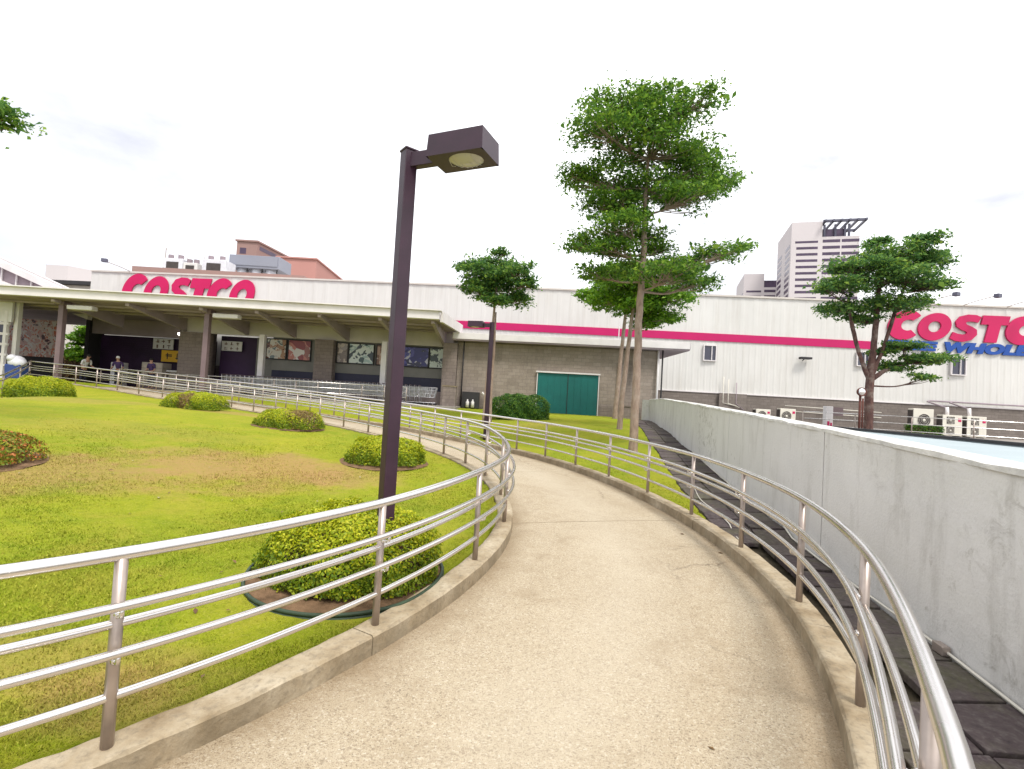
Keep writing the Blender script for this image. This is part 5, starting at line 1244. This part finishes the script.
# pipes over the twin units
for k, (xa, lab) in enumerate(((27.5, 'grey bent pipe above the left twin fan unit'), (28.9, 'grey bent pipe above the right twin fan unit'))):
    t = thing('service_pipe', (xa, 32, 2.3), lab, 'pipe'); yb = mw(xa) - 0.12
    MB().tube([(xa, 31.5, 2.35), (xa, 31.6, 2.85), (xa + 0.12, yb - .2, 3.25), (xa + 0.35, yb - 0.1, 3.32), (xa + 5.0, mw(xa + 5) - 0.2, 3.3)], 0.05, 8).build('pipe', 'soffit', t, True)
    MB().tube([(xa, 31.5, 2.3), (xa, 31.55, 2.9)], 0.10, 10).build('sleeve', 'white', t, True)
t = thing('service_pipe', (14.6, 33, 3), 'white bent pipes rising beside the dark duct panel', 'pipe')
for dx in (0.0, 0.35, 0.9): MB().tube([(14.5 + dx, mw(14.5) - 0.25, 4.2 - dx * 0.4), (14.5 + dx, mw(14.5) - 0.25, 2.4), (15.4 + dx * 0.6, mw(15) - 0.3, 2.25 - dx * 0.3)], 0.03, 8).build('pipe', 'acw' if dx < 0.5 else 'soffit', t, True)
MB().box((15.2, mw(15.2) - 0.12, 2.2), (1.9, 0.14, 1.75)).build('duct_panel', 'basebrick', t)
for k in range(2): MB().tube([(18.6, mw(18.6) - 0.25, 2.45 - k * 0.35), (24.8, mw(24.8) - 0.25, 2.35 - k * 0.35)], 0.03, 6).build('pipe', 'acw', t, True)
# yard rail
t = thing('yard_railing', (20, 24, 1.06), 'thin steel pipe railing along the yard edge behind the pale wall', 'railing')
ya, yb_ = Vector((13.2, 22.6)), Vector((23.5, 17.0))
for h in (0.35, 0.65, 0.95): MB().tube([(ya.x, ya.y, 1.06 + h), (yb_.x, yb_.y, 1.06 + h)], 0.02, 6).build('rail', 'steel', t, True)
for k in range(7):
    q = ya.lerp(yb_, k / 6); MB().tube([(q.x, q.y, 1.2), (q.x, q.y, 2.02)], 0.022, 6).build('post', 'post', t, True)
# convex mirror on rust posts
t = thing('convex_mirror', (13.75, 19.6, 1.06), 'round traffic mirror on a pair of rust red posts by the dark tree', 'mirror')
MB().tube([(13.6, 19.5, 1.1), (13.6, 19.5, 2.72)], 0.045, 8).build('post', 'rust', t, True); MB().tube([(13.85, 19.7, 1.1), (13.85, 19.7, 2.62)], 0.035, 8).build('post', 'rust', t, True)
MB().tube([(13.6, 19.45, 2.85), (13.58, 19.38, 2.86)], 0.17, 20).build('hood', 'rust', t); MB().ball((13.58, 19.37, 2.86), (0.14, 0.04, 0.14), 18, 8).build('mirror_face', 'mirror', t, True)
# white red box on post
t = thing('sign_box', (14.9, 23.5, 1.2), 'narrow white upright box with a red mark above the grey wall', 'sign')
MB().box((14.9, 23.5, 1.72), (0.34, 0.25, 1.2)).build('panel', 'white', t, bevel=0.02); MB().box((14.85, 23.36, 1.45), (0.09, 0.02, 0.35)).box((14.98, 23.36, 1.42), (0.07, 0.02, 0.28)).build('marking', 'red', t)
MB().box((15.35, 23.6, 2.1), (0.5, 0.25, 0.4)).build('meter', 'column', t)
# clutter by the wing corner
t = thing('drain_box', (-2.4, 28.9, 1.15), 'dark outlet box with two white jugs by the wing corner', 'utility box')
MB().box((-2.35, 29.1, 1.62), (1.0, 0.5, 0.95)).build('cabinet', 'dark', t, bevel=0.02)
for x in (-2.5, -2.2): MB().tube([(x, 28.75, 1.2), (x, 28.75, 1.5), (x, 28.75, 1.6), (x, 28.75, 1.66)], [0.1, 0.1, 0.04, 0.04], 10).build('jug', 'white', t, True)
t = thing('timber_props', (-1.2, 29.0, 1.15), 'white crossed timber props leaning by the wing wall', 'timber')
MB().box((-1.35, 29.0, 1.6), (0.1, 0.1, 1.0), 0.4).build('prop', 'dark', t)
MB().tube([(-1.7, 28.9, 2.1), (-0.7, 28.9, 1.2)], 0.06, 6).build('prop', 'white', t); MB().tube([(-1.15, 28.8, 1.15), (-0.95, 28.8, 1.7)], 0.05, 6).build('prop', 'white', t)
t = thing('block_pillar', (-3.6, 28.0, 1.2), 'short concrete block pillar at the end of the trolley row', 'pillar')
MB().box((-3.45, 27.9, 1.75), (0.75, 0.6, 1.1)).build('shaft', 'pier', t, bevel=0.02); MB().box((-3.45, 27.9, 2.33), (0.8, 0.65, 0.06)).build('cap', 'kerb', t)

# ------------------------------------------------------------------ shopping trolleys
cart = local_thing('shopping_trolley', 'grey wire shopping trolley nested in the long row before the shop front', 'trolley', 'nested shopping trolleys')
mb = MB(); L, W2 = 0.92, 0.29
def wire(a, b, r=0.009): mb.tube([a, b], r, 5, False)
for z, k in ((0.42, 0.82), (0.62, 0.88), (0.80, 0.94), (0.97, 1.0)):
    x0_, x1_ = -0.40 - 0.06 * (z - .42), 0.34 + 0.22 * (z - .42); w = W2 * k
    for a, b_ in (((x0_, -w, z), (x1_, -w * .85, z)), ((x1_, -w * .85, z), (x1_, w * .85, z)), ((x1_, w * .85, z), (x0_, w, z)), ((x0_, w, z), (x0_, -w, z))): wire(a, b_, 0.012)
for k in range(9):
    t = k / 8
    for s in (-1, 1): wire((-0.40 + 0.74 * t, s * W2 * 0.82, 0.42), (-0.43 + 0.89 * t, s * W2 * (1 - 0.15 * t), 0.97))
    wire((-0.40 + 0.74 * t, -W2 * .8, 0.42), (-0.40 + 0.74 * t, W2 * .8, 0.42))
for k in range(5):
    v = -W2 * .8 + k * W2 * .4; wire((0.34, v * .85, 0.42), (0.46, v * 1.0, 0.97)); wire((-0.40, v, 0.42), (-0.43, v * 1.2, 0.97))
mb.build('basket', 'cart', cart)
mb = MB()
for s in (-1, 1): mb.tube([(0.42, s * 0.2, 0.13), (-0.42, s * 0.27, 0.13), (-0.46, s * 0.27, 0.45), (-0.50, s * 0.27, 1.04)], 0.014, 6)
mb.build('frame', 'cart', cart)
MB().tube([(-0.50, -0.29, 1.05), (-0.50, 0.29, 1.05)], 0.022, 8).build('handle', 'column', cart)
for x in (0.40, -0.42):
    for s in (-1, 1): MB().tube([(x, s * 0.24 - 0.02, 0.065), (x, s * 0.24 + 0.02, 0.065)], 0.065, 10).build('wheel', 'black', cart)
cart.location = (-4.6, 27.75, 1.22); cart.rotation_euler = (0, 0, 0)
for k in range(1, 44): copy_thing(cart, (-4.6 - k * 0.255, 27.75 + 0.004 * k, 1.22), random.uniform(-0.02, 0.02), cart['label'])

# ------------------------------------------------------------------ people (far away behind the railings)
def skinmesh(name, joints, edges, mat, parent, sub=1):
    me = bpy.data.meshes.new(name); me.from_pydata([j[:3] for j in joints], edges, []); o = bpy.data.objects.new(name, me); COL.objects.link(o)
    o.modifiers.new('skin', 'SKIN'); sk = me.skin_vertices[0].data
    for v, j in zip(sk, joints): v.radius = (j[3], j[4] if len(j) > 4 else j[3])
    sk[0].use_root = True
    s = o.modifiers.new('sub', 'SUBSURF'); s.levels = s.render_levels = sub
    bpy.context.view_layer.update()
    m2 = bpy.data.meshes.new_from_object(o.evaluated_get(bpy.context.evaluated_depsgraph_get())); bpy.data.objects.remove(o)
    return link(m2, name, mat, parent, True)
def person(loc, rz, label, shirt, legs, hair, lean=0.0, reach=0.0):
    t = local_thing('person', label, 'person')
    ln = lambda z: lean * max(0, z - 0.9)
    J = [(0, 0, 0.92, .13, .10), (0, -ln(1.15), 1.15, .12, .09), (0, -ln(1.38), 1.38, .14, .09), (0, -ln(1.48), 1.48, .055), (0, -ln(1.56) - 0.01, 1.56, .075, .085), (0, -ln(1.66) - .01, 1.66, .072, .085)]
    E = [(0, 1), (1, 2), (2, 3), (3, 4), (4, 5)]
    for s in (-1, 1):
        b = len(J); J += [(s * .20, -ln(1.36), 1.36, .055), (s * .25, -ln(1.1) - reach * .3, 1.10, .042), (s * .23, -ln(1.1) - .10 - reach, 0.90 + reach * .5, .033), (s * .225, -ln(1.1) - .14 - reach, 0.82 + reach * .5, .030)]
        E += [(2, b), (b, b + 1), (b + 1, b + 2), (b + 2, b + 3)]
        b = len(J); J += [(s * .10, 0, 0.85, .085), (s * .11, -.01, 0.48, .06), (s * .11, .02, 0.10, .042), (s * .11, -.10, 0.04, .035)]
        E += [(0, b), (b, b + 1), (b + 1, b + 2), (b + 2, b + 3)]
    body = skinmesh('body', J, E, 'skin', t)
    S = [(0, 0, 0.95, .15, .12), (0, -ln(1.15), 1.15, .14, .11), (0, -ln(1.38), 1.39, .155, .105)]; SE = [(0, 1), (1, 2)]
    for s in (-1, 1):
        b = len(S); S += [(s * .20, -ln(1.36), 1.37, .07), (s * .25, -ln(1.1) - reach * .3, 1.12, .058)]; SE += [(2, b), (b, b + 1)]
    skinmesh('shirt', S, SE, shirt, t)
    Lg = [(0, 0, 0.93, .145, .115)]; LE = []
    for s in (-1, 1):
        b = len(Lg); Lg += [(s * .10, 0, 0.80, .10), (s * .11, -.01, 0.48, .075), (s * .11, .02, 0.14, .06)]; LE += [(0, b), (b, b + 1), (b + 1, b + 2)]
    skinmesh('trousers', Lg, LE, legs, t)
    hz = -ln(1.66)
    MB().ball((0, hz + 0.012, 1.655), (0.088, 0.098, 0.088), 14, 8).build('hair', hair, t, True)
    fm = MB().ball((0, hz - 0.10, 1.585), (0.014, 0.022, 0.024), 8, 6)
    for s in (-1, 1): fm.ball((s * 0.082, hz, 1.59), (0.014, 0.025, 0.035), 8, 6)
    fm.build('nose_and_ears', 'skin', t, True)
    ey = MB()
    for s in (-1, 1): ey.ball((s * 0.03, hz - 0.088, 1.61), 0.010, 6, 4)
    ey.build('eyes', 'hair', t)
    t.location = loc; t.rotation_euler = (0, 0, rz); return t
MT['violet'] = plain('dark_violet_cloth', (0.055, 0.03, 0.10), 0.85); MT['whitecloth'] = plain('white_cloth', (0.66, 0.65, 0.64), 0.85); MT['navy'] = plain('navy_cloth', (0.025, 0.025, 0.05), 0.85)
person((-22.2, 28.2, 1.22), 0.3, 'person in a dark violet top with a white cap behind the railing', 'violet', 'navy', 'whitecloth', 0.25, 0.2)
person((-20.4, 28.3, 1.22), -0.2, 'person in a violet top with dark hair near the entrance', 'violet', 'navy', 'hair', 0.1, 0.1)
person((-24.0, 28.0, 1.22), 1.3, 'person in a white shirt bending by the left mauve column', 'whitecloth', 'navy', 'hair', 0.45, 0.25)
# cartons and bin
t = thing('carton_pallet', (-21.6, 30.5, 1.22), 'pale stack of cartons on a pallet in the entrance', 'pallet')
MB().box((-21.7, 30.6, 1.29), (1.3, 1.0, 0.14)).build('pallet', 'column', t)
for r_ in range(4):
    for c_ in range(3): MB().box((-22.12 + c_ * 0.42, 30.5, 1.54 + r_ * 0.355), (0.40, 0.8, 0.34)).build('carton', 'carton', t)
t = thing('service_cabinet', (-23.5, 30.8, 1.22), 'white upright cabinet in the entrance, left of the cartons', 'cabinet')
MB().box((-24.2, 30.8, 1.95), (0.7, 0.5, 1.45)).build('body', 'board', t, bevel=0.02); MB().box((-24.2, 30.54, 2.1), (0.5, 0.02, 0.7)).build('door', 'sheet', t)
t = thing('steel_cabinet', (-20.4, 30.9, 1.22), 'pale sloped display bin beside the entrance pier', 'display bin')
MB().box((-20.55, 30.9, 1.75), (1.0, 0.8, 1.05), 0, 0.8).build('bin', 'carton', t); MB().box((-20.55, 30.6, 2.32), (0.9, 0.5, 0.1)).build('lid', 'board', t)
t = thing('linen_cart', (-26.2, 26.4, 1.22), 'blue wheeled bin heaped with a white sheet at the far left', 'bin')
MB().box((-26.3, 26.6, 1.75), (0.75, 0.6, 0.75), 0, 1.1).build('bin', 'bin', t, bevel=0.04)
MB().ball((-26.35, 26.6, 2.25), (0.40, 0.36, 0.36), 16, 10).ball((-26.1, 26.5, 2.2), (0.28, 0.3, 0.25), 12, 8).ball((-26.45, 26.4, 2.45), (0.22, 0.22, 0.2), 12, 8).build('sheet', 'sheet', t, True)
for sx in (-1, 1):
    for sy in (-1, 1): MB().tube([(-26.3 + sx * .38, 26.6 + sy * .25 - .03, 1.28), (-26.3 + sx * .38, 26.6 + sy * .25 + .03, 1.28)], 0.07, 10).build('wheel', 'black', t)
# dry leaves on the lawn and path
n = 150; a = rng.uniform(R(-58), R(25), n); r = rng.uniform(2.5, 12, n); X = np.c_[np.sin(a) * r, np.cos(a) * r]; d, zp = corridor(X)
ok = (np.abs(d) > 0.15) & (X[:, 0] < wallx(X[:, 1]) - 0.1) & ((d > 0) | (rng.random(n) < 0.15)); X = X[ok]; d = d[ok]; zp = zp[ok]
zz = np.where(d < 0, zp - 0.115, ground_z(X) + 0.03); C_ = np.c_[X, zz]; Nn = unit(len(X)) * 0.35 + np.array([0, 0, 1]); Nn /= np.linalg.norm(Nn, axis=1)[:, None]
MT['dry'] = mat_leaf('dry_leaf', [(0.0, (0.10, 0.05, 0.02)), (0.6, (0.22, 0.13, 0.05)), (1.0, (0.45, 0.38, 0.25))], 0.1)
V, F = leaf_quads(C_, Nn, rng.uniform(0.015, 0.035, len(X)), 0.5)
tag(npmesh('fallen_leaves', V, F, 'dry'), 'scattered dry leaves on the lawn and walkway', 'leaves', None, 'stuff')

for o in list(bpy.data.objects):
    if '_base' in o: del o['_base']
